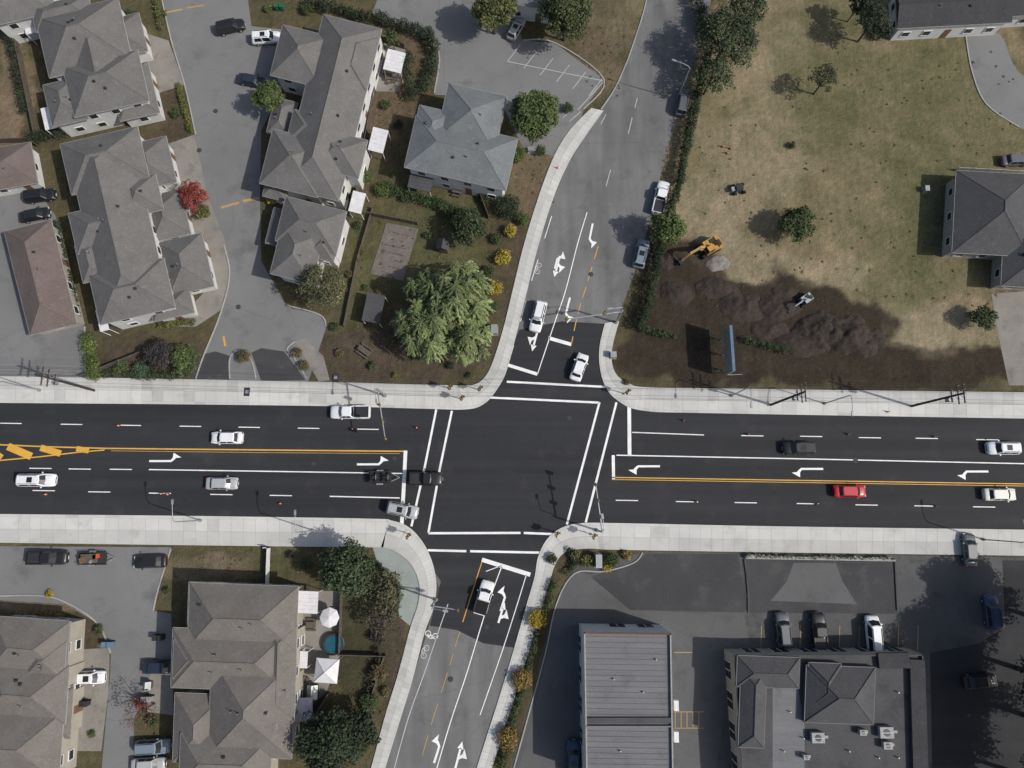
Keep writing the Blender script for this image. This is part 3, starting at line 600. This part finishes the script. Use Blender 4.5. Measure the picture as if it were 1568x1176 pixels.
def heap(u,v,rx,ry,h,m=dirtm):
    n=44; p=P(u,v); t=np.linspace(-1.3,1.3,n+1); gx,gy=np.meshgrid(t,t,indexing='ij'); X=p.x+gx*rx; Y=p.y+gy*ry
    r=np.hypot(gx,gy)+.9*(fbm(X,Y,2.6,u%7)-.5)
    Z=h*np.clip(1-r,0,1)**.8*(.55+.9*fbm(X,Y,1.2,3))+np.where(r<1,.12*(fbm(X,Y,.5,5)-.3),0); Z=np.where(r<1.0,Z,-.06)
    b=MB(); b.add(np.stack([X.ravel(),Y.ravel(),Z.ravel()],1).tolist(),[(i*(n+1)+j,(i+1)*(n+1)+j,(i+1)*(n+1)+j+1,i*(n+1)+j+1) for i in range(n) for j in range(n)],m,True); b.build('soil_heap')
for a in ((1298,512,5.0,3.0,2.2),(1255,508,4,3.2,1.8),(1190,470,3.5,2.2,1.0),(1228,525,4,2,1.0),(1140,470,4,2.4,.9),(1018,400,2,1.8,1.2),(1322,532,2.5,1.6,1.0),(1095,440,3.4,1.8,.8),(1035,450,2.5,2,.7),(1180,505,3,1.5,.7),(1205,447,2,1.2,.6)): heap(*a)
heap(1100,404,1.9,1.2,.6,conc_old)
# ---------------------------------------------------------------- street furniture
def lamp(u,v,hu,hv,h=8.5,arm=2.4):
    p=P(u,v); d=P(hu,hv)-P(u,v); d.z=0; d.normalize(); b=MB()
    b.cyl((0,0,.0),(0,0,.35),.22,.2,conc_old,10); b.cyl((0,0,.3),(0,0,h-.5),.10,.07,metal_g,8)
    pts=[Vector((0,0,h-.5)),Vector((0,0,h-.1))+d*.4,Vector((0,0,h+.1))+d*1.2,Vector((0,0,h+.15))+d*arm]
    for a,c in zip(pts[:-1],pts[1:]): b.cyl(a,c,.055,.045,metal_g,6)
    q=pts[-1]; b.box((q.x+d.x*.3,q.y+d.y*.3,q.z),(.75,.3,.14),metal_g,math.atan2(d.y,d.x),.8)
    b.build('street_lamp',(p.x,p.y,.12))
for q in ((62,598,62,640),(308,797,308,760),(480,812,480,770),(1262,618,1262,660),(1505,826,1500,780),(1037,152,1000,140),(1120,606,1120,640)): lamp(*q)
ysig=M('signal_yellow',(.33,.23,.05),None,1,4,.05,.5); rl=M('signal_red_lens',(.5,.02,.02),None,1,3,0,.3); gl=M('signal_green_lens',(.02,.3,.12),None,1,3,0,.3)
def sighead(b,c,face):
    b.box(c,(.26,.28,.95),ysig,math.atan2(face.y,face.x))
    b.beam(Vector(c)-Vector((-face.y,face.x,0))*.26,Vector(c)+Vector((-face.y,face.x,0))*.26,.05,1.15,metal_d)
    for k,m in ((.32,rl),(0,ysig),(-.32,gl)):
        q=Vector(c)+Vector((0,0,k)); b.cyl(q+face*.14,q+face*.18,.12,.12,m,10); b.cyl(q+face*.18+Vector((0,0,.12)),q+face*.34+Vector((0,0,.1)),.10,.1,metal_d,6)
def signal(u,v,eu,ev,face,h=6.3,n=3):
    p=P(u,v); q=P(eu,ev,h); d=Vector((q.x-p.x,q.y-p.y,0)); L=d.length; d/=L; b=MB(); face=Vector(face).normalized()
    b.cyl((0,0,0),(0,0,.4),.28,.25,conc_old,10); b.cyl((0,0,.3),(0,0,h+.2),.15,.11,metal_g,10); b.cyl((0,0,h-.2),d*L+Vector((0,0,h)),.12,.07,metal_g,8)
    for i in range(n):
        f=1-.68*i/max(1,n-1) if n>1 else .95; c=d*L*f+Vector((0,0,h-.1)); sighead(b,c,face)
    b.box((0,0,3),(.25,.25,.6),ysig); b.cyl(d*.3+Vector((0,0,h)),d*.3+Vector((0,0,h+2)),.06,.05,metal_g,6); 
    e=d*2.2+Vector((0,0,h+2.4)); b.cyl(d*.3+Vector((0,0,h+2)),e,.05,.04,metal_g,6); b.box(e,(.7,.3,.12),metal_g,math.atan2(d.y,d.x))
    b.build('traffic_signal',(p.x,p.y,.12))
signal(590,606,590,672,(-1,0,0)); signal(914,812,912,742,(1,0,0)); signal(943,494,868,489,(0,1,0),n=2); signal(668,918,704,934,(0,-1,0),n=1)
def ped(u,v):
    p=P(u,v); b=MB(); b.cyl((0,0,0),(0,0,3.2),.07,.06,metal_g,8); b.cyl((0,0,0),(0,0,.2),.18,.16,conc_old,8)
    sighead(b,(0.22,0,2.9),Vector((1,0,0))); sighead(b,(0,-.25,2.9),Vector((0,-1,0))); b.box((.1,0,1.1),(.15,.15,.3),ysig); b.build('pedestrian_signal',(p.x,p.y,.12))
for q in ((708,612),(735,598),(955,603),(628,818),(850,815),(905,818),(690,596)): ped(*q)
def cone(u,v):
    p=P(u,v); b=MB(); b.box((0,0,.02),(.36,.36,.04),tyre); b.cyl((0,0,.04),(0,0,.35),.15,.11,orange,10); b.cyl((0,0,.35),(0,0,.5),.112,.08,canvas,10); b.cyl((0,0,.5),(0,0,.8),.08,.04,orange,10)
    b.build('traffic_cone',(p.x,p.y,.045))
for q in ((183,652),(258,757),(430,771),(72,757),(540,657),(638,655),(1046,644),(1145,665),(1298,665),(1430,669),(1065,768),(1250,772),(1432,775),(1358,631),(854,258),(1113,235),(1106,225),(1118,228),(248,756)): cone(*q)
poles=[(-880,585),(145,598),(1180,620),(1395,622),(2100,632)]
def upole(u,v,h=12.5):
    p=P(u,v); b=MB(); b.cyl((0,0,0),(0,0,h),.19,.13,woodd,10)
    for zz,L in ((h-.4,2.6),(h-1.6,2.6),(h-3.0,1.6)):
        b.beam((.16,-L/2,zz),(.16,L/2,zz),.12,.14,woodd)
        for s in(-1,-.45,.45,1): b.cyl((.16,s*L/2*.95,zz+.07),(.16,s*L/2*.95,zz+.32),.07,.04,metal_g,8)
        b.beam((.16,-.7,zz),(.1,0,zz-.7),.05,.05,metal_g); b.beam((.16,.7,zz),(.1,0,zz-.7),.05,.05,metal_g)
    b.cyl((-.05,-.42,h-3.9),(-.05,-.42,h-3.0),.26,.26,metal_g,12)
    b.build('utility_pole',(p.x,p.y,.0))
for q in poles[1:4]: upole(*q)
b=MB()
for (a,c) in zip(poles[:-1],poles[1:]):
    A=P(*a);C=P(*c)
    for y,zz in ((-1.2,12.4),(.55,12.4),(1.2,12.4),(-1.2,11.2),(1.2,11.2),(0.6,9.7),(-.2,8.5)):
        L=(C-A).length; sag=min(1.6,L*.015); pr=None
        for i in range(13):
            t=i/12; q=A.lerp(C,t)+Vector((.16,y,zz-4*sag*t*(1-t)))
            if pr: b.cyl(pr,q,.014,.014,metal_d,4)
            pr=q
b.build('overhead_wires')
def billboard():
    b=MB(); a=P(1119,498,5.2); c=P(1124,568,5.2)
    b.beam((a.x,a.y,3.5),(c.x,c.y,3.5),.28,3.3,metal_g); b.beam((a.x-.16,a.y-.1,3.5),(c.x-.16,c.y+.1,3.5),.03,3.0,metal_g); b.beam((a.x+.16,a.y-.1,3.5),(c.x+.16,c.y+.1,3.5),.03,3.0,bluem); b.beam((a.x,a.y,5.2),(c.x,c.y,5.2),.42,.1,bluem)
    for f in(.15,.5,.85):
        q=a.lerp(c,f); b.cyl((q.x,q.y,0),(q.x,q.y,3),.1,.1,metal_g,8); b.cyl((q.x-1.0,q.y,0),(q.x-.1,q.y,2.6),.06,.06,metal_g,6)
    b.cyl((c.x,c.y,2.1),(c.x+2.2,c.y+.1,2.1),.05,.05,metal_g,6)
    b.build('billboard')
billboard()
def cabinet(u,v,s=(1,.6,1.3)):
    b=MB(); b.box((0,0,.06),(s[0]+.3,s[1]+.3,.12),conc_old); b.box((0,0,.12+s[2]/2),s,metal_g); b.box((0,0,.14+s[2]),(s[0]+.1,s[1]+.1,.06),metal_g); b.box((0,-s[1]/2-.02,.7),(.04,.03,.2),metal_d)
    p=P(u,v); b.build('utility_cabinet',(p.x,p.y,.02))
cabinet(757,507,(.9,1.3,1.2)); cabinet(938,545,(.8,.8,1)); cabinet(815,232,(1.4,.6,.8)); cabinet(915,858,(.8,1.8,1.6)); cabinet(1415,292,(.6,.8,.8))
# ---------------------------------------------------------------- fences, yard things
def fence(pts,h=1.4,m=wood,name='wooden_fence'):
    b=MB()
    for a,c in zip(pts[:-1],pts[1:]):
        A=P(*a);C=P(*c); L=(C-A).length; n=max(1,int(L/2.2))
        b.beam((A.x,A.y,h/2),(C.x,C.y,h/2),.05,h-.1,m); b.beam((A.x,A.y,h),(C.x,C.y,h),.10,.05,m)
        for i in range(n+1):
            q=A.lerp(C,i/n); b.box((q.x,q.y,h/2+.05),(.12,.12,h+.1),m)
    b.build(name)
for f in ([(20,20),(60,210)],[(-30,220),(52,218),(60,225)],[(575,140),(555,250),(548,300)],[(620,75),(578,62)],[(525,905),(522,1000),(590,1002)],[(505,1060),(480,1100),(560,1100)],[(250,530),(130,578)],[(748,335),(735,300)],[(565,330),(640,345)]): fence(f)
fence([(572,320),(548,400),(528,500)],.9)
fence([(590,1002),(572,1060),(560,1100)],1.3); fence([(1462,262),(1575,268)],1.2,gutter,'picket_fence'); fence([(1412,58),(1485,54)],1,gutter,'picket_fence')
fence([(408,838),(414,838),(412,895)],1.4,canvas,'picket_fence')
def retaining():
    b=MB(); b.beam((P(1140,853).x,P(1140,853).y,.3),(P(1368,857).x,P(1368,857).y,.3),.4,.6,curbm)
    for i in range(75):
        p=P(1142+i*3.03,851+i*.05+random.uniform(-1.5,1.5)); s=random.uniform(.2,.42); b.box((p.x,p.y,.68),(s,s*.9,.25),random.choice([curbm,conc_old,hvac,asph_old]),random.uniform(-.8,.8),.7)
    b.build('retaining_wall')
retaining()
def cover(u,v,w,h,a,zz=2.6,m=canvas,name='patio_cover'):
    C=corners(u,v,w,h,a,zz); b=MB(); 
    D=[p+Vector((0,0,.1)) for p in C]; b.add([*C,*D],[(3,2,1,0),(4,5,6,7),(0,1,5,4),(1,2,6,5),(2,3,7,6),(3,0,4,7)],m)
    for p in C:
        c=(C[0]+C[2])/2; q=p+(c-p)*.06; b.cyl((q.x,q.y,0),(q.x,q.y,zz-.01),.06,.06,trim,8)
    for i in range(1,6):
        a0=D[0].lerp(D[3],i/6); a1=D[1].lerp(D[2],i/6); b.beam(a0+Vector((0,0,.02)),a1+Vector((0,0,.02)),.05,.04,m)
    b.build(name)
for q in ((604,94,28,32,14),(579,215,24,36,14),(547,310,20,32,14),(76,181,20,34,-13),(34,20,22,12,-13),(42,32,22,10,-13),(50,46,22,10,-13),(470,922,34,34,3),(157,490,14,34,-13),(465,1010,12,26,3)): cover(*q)
cover(645,275,36,32,13,2.7,roof_mid,'porch_roof'); cover(572,472,28,44,12,2.3,membrane_d,'garden_shed_roof'); cover(118,352,12,40,-13,2.4,bluem)
def canopy(u,v,s,a,m=canvas):
    b=MB(); h=2.3; V=[(-s,-s,h),(s,-s,h),(s,s,h),(-s,s,h),(0,0,h+1.0)]; b.add(V,[(0,1,4),(1,2,4),(2,3,4),(3,0,4)],m)
    for k in range(4):
        p,q=V[k],V[(k+1)%4]; b.add([p,q,(q[0],q[1],h-.3),(p[0],p[1],h-.3)],[(0,1,2,3)],m); b.cyl((p[0]*.97,p[1]*.97,0),(p[0]*.97,p[1]*.97,h),.04,.04,metal_g,6); b.cyl(p,V[4],.05,.05,m,5)
    b.box((0,0,.72),(1.4,.9,.06),wood); p=P(u,v,2.6); b.build('canopy_tent',(p.x,p.y,0),math.radians(a))
canopy(499,1028,1.6,-4); canopy(460,1088,1.5,3,M('canvas_lilac',(.42,.40,.48)))
def umbrella(u,v,r=1.4):
    b=MB(); h=2.2; n=8; V=[(r*math.cos(2*math.pi*i/n),r*math.sin(2*math.pi*i/n),h) for i in range(n)]+[(0,0,h+.55)]
    b.add(V,[(i,(i+1)%n,n) for i in range(n)],canvas); b.cyl((0,0,0),(0,0,h+.6),.03,.03,metal_g,6); b.cyl((0,0,0),(0,0,.12),.3,.3,metal_d,10); b.cyl((0,0,.7),(0,0,.74),.6,.6,wood,14)
    for i in range(4): b.box((math.cos(i*1.57)*.9,math.sin(i*1.57)*.9,.4),(.45,.45,.08),wood)
    p=P(u,v,2.4); b.build('patio_umbrella',(p.x,p.y,0))
umbrella(504,946)
def pool():
    b=MB(); n=24; p=P(510,987,.8)
    b.cyl((0,0,0),(0,0,.75),1.4,1.4,bluem,n); b.cyl((0,0,.75),(0,0,.79),1.5,1.5,metal_d,n); b.cyl((0,0,.79),(0,0,.80),1.2,1.2,water,n)
    b.build('hot_tub',(p.x,p.y,0))
pool()
def shed(u,v,w,l,a,m=metal_d,h=2):
    b=MB(); b.box((0,0,h/2),(w,l,h),wood); V=[(-w/2-.15,-l/2-.15,h),(w/2+.15,-l/2-.15,h),(w/2+.15,l/2+.15,h),(-w/2-.15,l/2+.15,h),(0,-l/2-.15,h+.6),(0,l/2+.15,h+.6)]
    b.add(V,[(0,4,5,3),(1,2,5,4),(0,1,4),(2,3,5)],m); b.box((0,-l/2-.02,.9),(.8,.05,1.8),doorm)
    p=P(u,v,h); b.build('garden_shed',(p.x,p.y,0),math.radians(a))
shed(678,374,1.6,1.4,-10); shed(478,1060,1.2,1.6,0,metal_g,1.2); shed(225,1050,.8,.8,0,metal_g,1)
def bench(u,v,a,L=2.2):
    b=MB(); b.box((0,0,.75),(L,.8,.07),wood)
    for s in(-1,1): b.box((0,s*.75,.45),(L,.28,.06),wood); b.box((s*L*.35,0,.4),(.1,1.5,.08),wood); b.beam((s*L*.35,-.5,0),(s*L*.35,.0,.72),.08,.08,wood); b.beam((s*L*.35,.5,0),(s*L*.35,0,.72),.08,.08,wood)
    p=P(u,v,.7); b.build('picnic_table',(p.x,p.y,0),math.radians(a))
bench(558,537,-35); bench(476,957,0,1.4); bench(596,118,10,1.4); bench(700,292,-12,1.6); bench(462,1040,60,1.2)
gardn=MB()
for i in range(5):
    for j in range(7):
        if random.random()<.6:
            q=P(600-j*3+i*6.5,355+j*10+i*1.5,.3); gardn.cyl((q.x,q.y,.05),(q.x+random.uniform(-.1,.1),q.y,.5),.02,.02,redt,5); gardn.box((q.x,q.y,.45),(.35,.06,.05),orange if random.random()<.3 else redt,random.uniform(-.6,.6))
gardn.build('garden_stakes')
def bins(u,v,m):
    b=MB()
    for i in range(2):
        b.box((i*.8,0,.55),(.55,.6,1.0),m,0,1.1); b.box((i*.8,.0,1.09),(.66,.72,.08),m); b.cyl((i*.8-.3,.3,.12),(i*.8+.3,.3,.12),.12,.12,tyre,8)
    p=P(u,v); b.build('wheelie_bin',(p.x,p.y,.03))
bins(165,985,bluem); bins(128,1075,metal_d); bins(426,15,M('green_plastic',(.02,.12,.07))); bins(242,975,metal_d); bins(225,1068,hvac)
# ---------------------------------------------------------------- vegetation
def leaves(name,cl,dens,size,col,var=.25,trunk=None,droop=0,tone=.35):
    Vs=[];Cs=[]
    org=np.array([cl[0][0],cl[0][1],0.])
    for (x,y,zc,rx,rz) in cl:
        n=max(20,int(dens*rx*rx))
        d=rng.normal(size=(n,3)); d/=np.linalg.norm(d,axis=1)[:,None]; d[:,2]=np.where(d[:,2]<-.3,-d[:,2],d[:,2])
        r=rng.uniform(.35,1.12,n)**.7*(1+.16*np.sin(d[:,0]*5+x)+.16*np.cos(d[:,1]*6+y))
        p=np.array([x,y,zc])+d*r[:,None]*np.array([rx,rx,rz])
        nm=d*.9+rng.normal(size=(n,3))*.65+np.array([0,0,.35])
        if droop:   # hanging strands fanning out and down from the clump top
            ns=max(14,int(22*rx)); sa=rng.uniform(0,2*math.pi,ns); sl_=rng.uniform(.7,1.45,ns); st=rng.uniform(.65,1.35,ns); sz=rng.uniform(-.2,.2,ns)
            k=rng.integers(0,ns,n); s=rng.uniform(.05,1,n)**.75; an=sa[k]+rng.normal(size=n)*.05
            rad=s*sl_[k]*rx; p=np.stack([x+np.cos(an)*rad,y+np.sin(an)*rad,zc+rz*(.8+sz[k])-rz*(1.5+droop*.7)*s*s],1)+rng.normal(size=(n,3))*.05
            d=np.stack([np.cos(an),np.sin(an),-1.6*s],1); d/=np.linalg.norm(d,axis=1)[:,None]
            nm=np.stack([np.cos(an)*s,np.sin(an)*s,1.1-.3*s],1)+rng.normal(size=(n,3))*.35
        p[:,2]=np.maximum(p[:,2],.08)
        nm/=np.linalg.norm(nm,axis=1)[:,None]
        t=np.cross(nm,rng.normal(size=(n,3))); 
        if droop: t=d+rng.normal(size=(n,3))*.2; t-=nm*np.sum(t*nm,1)[:,None]
        t/=np.linalg.norm(t,axis=1)[:,None]+1e-9
        bt=np.cross(nm,t); sz2=size*rng.uniform(.55,1.35,n)[:,None]; kk=.55 if not droop else .30
        a=t*sz2*(1 if not droop else 1.5); c=bt*sz2*kk
        q=np.stack([p-a,p-c*1.0+a*.1,p+a,p+c+a*.1],1)
        Vs.append(q.reshape(-1,3))
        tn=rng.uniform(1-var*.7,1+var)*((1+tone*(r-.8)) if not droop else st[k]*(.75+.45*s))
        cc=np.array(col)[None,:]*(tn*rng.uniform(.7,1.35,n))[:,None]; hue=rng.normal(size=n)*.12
        cc[:,0]*=1+hue; cc[:,2]*=1-hue*.5
        Cs.append(np.repeat(np.c_[cc.clip(.004,.6),np.ones(n)],4,0))
    V=np.concatenate(Vs)-org; C=np.concatenate(Cs); nq=len(V)//4
    tb=MB()
    if trunk:
        x,y,h,r=trunk
        o=org; tb.cyl((x-o[0],y-o[1],0),(x-o[0],y-o[1],h*.55),r,r*.7,bark,8)
        for c in cl[::max(1,len(cl)//9)]:
            mid=((x+c[0])/2-o[0],(y+c[1])/2-o[1],h*.55*.5+c[2]*.45); tb.cyl((x-o[0],y-o[1],h*.35),mid,r*.5,r*.3,bark,6); tb.cyl(mid,(c[0]-o[0],c[1]-o[1],c[2]),r*.3,r*.1,bark,5)
    nv=len(V); allv=V.tolist()+[tuple(p) for p in tb.v]; faces=np.arange(nv).reshape(-1,4).tolist()+[tuple(i+nv for i in f) for f in tb.f]
    me=bpy.data.meshes.new(name); me.from_pydata(allv,[],faces); me.materials.append(leafm); me.materials.append(bark)
    me.polygons.foreach_set('material_index',[0]*nq+[1]*len(tb.f))
    at=me.color_attributes.new('Col','FLOAT_COLOR','POINT'); cc=np.ones((len(allv),4),dtype=np.float32); cc[:nv]=C; at.data.foreach_set('color',cc.ravel())
    o=bpy.data.objects.new(name,me); sc.collection.objects.link(o); o.location=tuple(org); return o
G1=(.072,.095,.036);G2=(.050,.066,.028);G3=(.085,.108,.038);G4=(.11,.11,.04);BR=(.11,.085,.045);RD=(.22,.05,.04);YE=(.32,.24,.04);GD=(.030,.040,.022);WL=(.165,.195,.085);PU=(.040,.035,.035);OR=(.22,.15,.05)
def tree(name,u,v,r,h,col,K=16,dens=200,size=.22,droop=0,var=.3,sx=1,sy=1,hz=.5,fill=1.0):
    r=r*.1; zc=h*(1-hz*.55); p=P(u,v,zc*.9); cl=[(p.x,p.y,zc+h*.08,r*.62*fill,h*hz*.5)]
    for i in range(K):
        a=2.4*i+random.uniform(-.3,.3); rr=r*(.20+.58*math.sqrt((i+.5)/K))*random.uniform(.88,1.08)
        cr=r*random.uniform(.27,.42)*(1.15-.35*rr/r)*fill; zz=zc+h*hz*.5*random.uniform(-.35,.5)-max(0,rr/r-.4)*h*.15+(h*hz*.22 if rr<r*.45 else 0)
        cl.append((p.x+rr*math.cos(a)*sx,p.y+rr*math.sin(a)*sy,zz,cr,cr*random.uniform(.7,1)))
    return leaves(name,cl,dens,size,col,var,(p.x,p.y,h,max(.08,r*.06)),droop)
T=tree
T('willow_tree',650,500,50,8.0,WL,12,420,.22,.9,.3,fill=.95); T('willow_tree',702,450,52,10.0,WL,13,420,.22,.9,.3,fill=.95); T('willow_tree',716,520,40,8.0,WL,10,420,.22,.9,.3,fill=.95); T('willow_tree',652,440,32,8,(.13,.16,.07),9,400,.22,.6,.3,fill=.95)
T('maple_tree',818,180,41,8,G1,26,210); T('maple_tree',411,150,25,6,(.07,.09,.034),14,260,.2); T('birch_tree',496,440,38,7.5,(.10,.098,.055),26,150,.16,fill=.8); T('red_maple_tree',296,303,27,5,RD,16,150,.18,fill=.85)
T('linden_tree',756,18,37,8,(.095,.10,.042),22,210); T('linden_tree',868,24,43,9,(.065,.075,.035),24,210); T('birch_tree',1112,60,54,9,(.058,.072,.038),40,120,.17,fill=.8); T('birch_tree',1090,118,34,7,(.055,.07,.035),24,120,.17,fill=.8); T('birch_tree',1145,15,38,8,(.055,.07,.035),24,120,.17,fill=.8)
T('maple_tree',1022,350,30,6.5,G3,16,230,.2); T('hawthorn_tree',1220,342,29,4.5,G2,18,260,.18); T('birch_tree',1262,122,26,6,(.065,.07,.04),18,130,.15,fill=.85); T('hawthorn_tree',1503,487,21,3,G2,12,260,.17)
T('birch_tree',1335,35,30,7,(.045,.055,.03),20,120,.17)
T('unseen_shadow_tree',533,872,40,7.5,(.05,.066,.034),24,150,fill=.92); T('unseen_shadow_tree',588,905,30,6,(.075,.072,.042),20,110,fill=.9); T('unseen_shadow_tree',505,1135,44,8,GD,22,170); T('unseen_shadow_tree',548,1120,30,6,GD,14,170); T('birch_tree',583,950,24,5,(.08,.065,.055),18,80,.15,fill=.8)
T('bare_maple_tree',214,1090,26,6,(.14,.07,.05),22,30,.12,fill=.8); T('apple_tree',716,350,31,5,(.045,.055,.028),16,190); T('apple_tree',600,60,16,4,G2,8,190)
T('smoke_bush_tree',244,543,24,3.5,PU,12,220,.18); T('shrub_tree',283,551,26,3.2,G1,12,240,.17)
for q in ((1650,960,60,12),(1640,1050,66,14),(1655,1130,66,14),(1610,1215,55,12)): T('unseen_shadow_tree',*q,(.02,.026,.016),26,200)  # unseen trees, added off to the right to cast shadow on the lot
T('conifer_tree',1315,8,20,6,GD,10)
def bush(name,u,v,r,col,h=None,dens=320,size=.13):
    r=r*.1; h=h or r*1.3; p=P(u,v,h*.6); K=5; cl=[(p.x,p.y,h*.45,r*.8,h*.5)]
    for i in range(K):
        a=i*2*math.pi/K+random.random(); cl.append((p.x+r*.5*math.cos(a),p.y+r*.5*math.sin(a),h*.4+random.uniform(0,.15*h),r*.5,h*.42))
    leaves(name,cl,dens,size,col,.2)
for q in ((782,352,11,YE),(770,394,14,YE),(758,441,13,YE),(822,948,15,YE),(798,1041,16,OR),(778,1131,17,OR)): bush('golden_shrub',*q,1.7)
for q in ((778,315,22,GD),(800,335,12,G1),(752,470,12,G2),(748,415,11,G2),(760,365,10,G2),(690,330,14,G2),(562,270,12,G3),(585,290,13,G3),(603,265,8,G3),(415,305,9,YE),(442,314,7,YE),(310,325,14,G4),(268,172,10,G2),(200,22,10,G2),(215,565,14,(.06,.09,.06)),(185,562,12,G1),(372,545,12,BR),(455,540,9,BR),(465,560,9,BR),
  (845,855,9,G2),(880,850,9,G4),(900,858,11,G4),(937,857,12,G2),(930,868,8,YE),(960,850,8,OR),(960,585,6,BR),(655,50,12,GD),(740,300,12,GD),(795,235,14,G3),(828,230,10,G2),(575,975,10,PU),(580,1030,14,BR),(565,1075,14,G2),(590,1060,8,BR),(215,1075,10,RD),(232,1105,9,G2),(150,965,8,G2),(95,1125,9,YE),(140,1125,6,G1),(75,910,6,YE),(255,905,6,G2),(445,850,7,PU),(470,865,10,G2),(1213,222,7,G2),(870,165,10,G2),(470,12,12,G2),(250,20,6,G3),(410,12,8,G3),(1350,50,14,GD),(1375,45,12,G2),
  (640,545,9,G2),(600,520,8,BR),(520,540,7,BR),(570,560,7,G2),(720,575,6,G2),(690,560,7,GD),(605,575,5,G4),(540,300,8,G2),(620,300,10,G2),(560,180,7,BR),(590,160,9,G2),(610,190,9,GD),(548,345,8,G2),(535,420,7,BR),(512,500,8,G2),(555,385,6,G4),(655,360,7,G2),(560,440,6,G2)):
    bush('shrub',*q)
def hedge(name,pts,r,h,col,dens=300,size=.13,gap=1.0,jit=.15):
    cl=[]
    for p in resample(smooth(pts,4),r*1.1*gap):
        cl.append((p.x+random.uniform(-jit,jit),p.y+random.uniform(-jit,jit),h*.45,r*random.uniform(.8,1.2),h*.55*random.uniform(.8,1.2)))
    leaves(name,cl,dens,size,col,.3)
hedge('hedge',[(480,10),(530,22),(600,42),(655,64),(664,100),(648,150)],1.0,2.2,GD,260,.16,1.2,.3)
hedge('hedge',[(596,292),(640,306),(700,326),(735,342)],1.0,1.8,(.045,.07,.027)); hedge('hedge',[(630,95),(626,130),(640,165)],1.1,2.6,GD,240,.16,1.5,.4)
hedge('cedar_hedge',[(1080,95),(1055,190),(1040,270),(1018,345),(1000,420),(988,470),(975,508)],.8,2.5,(.026,.038,.018),420,.14)
hedge('hedge',[(985,506),(1030,516)],.6,1.2,G2); hedge('hedge',[(1142,522),(1172,530),(1205,538)],.6,1.3,(.045,.065,.03))
hedge('hedge',[(848,893),(828,950),(806,1030),(786,1100),(766,1180)],.6,1.1,G2); hedge('hedge',[(140,518),(150,576)],1.1,1.9,(.095,.125,.035)); hedge('hedge',[(165,572),(230,576),(285,574),(300,545)],.7,1.1,G2)
hedge('hedge',[(274,132),(284,170),(296,207)],.45,.9,(.11,.12,.035)); hedge('hedge',[(236,-10),(250,48)],.45,.9,(.10,.10,.04)); hedge('hedge',[(92,345),(108,415),(126,490)],.5,1.4,GD)
hedge('hedge',[(14,20),(30,100),(45,180)],.8,2,GD); hedge('hedge',[(55,216),(100,205)],1.0,1.8,GD); hedge('hedge',[(190,208),(170,212)],.5,1.2,G1); hedge('hedge',[(250,500),(300,492)],.6,1.0,G4)
hedge('hedge',[(30,940),(100,940)],.35,.7,OR); hedge('hedge',[(870,842),(880,858),(865,878)],.5,1,GD); hedge('hedge',[(575,860),(612,900),(600,950)],.5,1,(.06,.075,.04)); hedge('hedge',[(590,960),(580,1010),(560,1070),(545,1150)],.6,1.3,(.05,.05,.03),200,.15,1.4,.4)
hedge('hedge',[(1060,-10),(1075,60)],1.2,2.5,GD)
hedge('planter_plants',[(1142,850),(1250,853),(1368,855)],.28,1.0,(.12,.14,.10),500,.1,1.9,.1)
cl=[]
for (u0,v0,u1,v1,n) in ((1060,60,1560,470,160),(540,320,750,560,120),(580,80,640,260,50),(260,842,400,890,25),(750,230,850,330,40),(880,40,960,160,30),(560,900,620,1100,30)):
    for i in range(n):
        p=P(random.uniform(u0,u1),random.uniform(v0,v1)); r=random.uniform(.1,.3); cl.append((p.x,p.y,.03,r,.10))
leaves('grass_tufts',cl,120,.09,(.12,.112,.06),.4)
# ---------------------------------------------------------------- light & camera
SUN=Vector((12.6,-4.0,12.9)).normalized()
l=bpy.data.lights.new('sun','SUN'); l.energy=3.55; l.angle=math.radians(.7); l.color=(1,.965,.91)
lo=bpy.data.objects.new('sun',l); sc.collection.objects.link(lo); lo.rotation_euler=(-SUN).to_track_quat('-Z','Y').to_euler(); lo.location=(40,-20,80)
w=bpy.data.worlds.new('World'); sc.world=w; w.use_nodes=True; t=w.node_tree; bg=t.nodes['Background']
sk=t.nodes.new('ShaderNodeTexSky'); sk.sky_type='NISHITA'; sk.sun_disc=False; sk.sun_elevation=math.asin(SUN.z); sk.sun_rotation=math.atan2(SUN.x,SUN.y); sk.dust_density=3
t.links.new(sk.outputs[0],bg.inputs[0]); bg.inputs[1].default_value=.11
cd=bpy.data.cameras.new('camera'); cd.lens=24; cd.sensor_width=36; cd.clip_end=6000; cd.clip_start=1
co=bpy.data.objects.new('camera',cd); sc.collection.objects.link(co); co.location=CAM; co.rotation_euler=(TH,0,0); sc.camera=co
sc.view_settings.view_transform='Standard'; sc.view_settings.look='None'; sc.view_settings.exposure=0
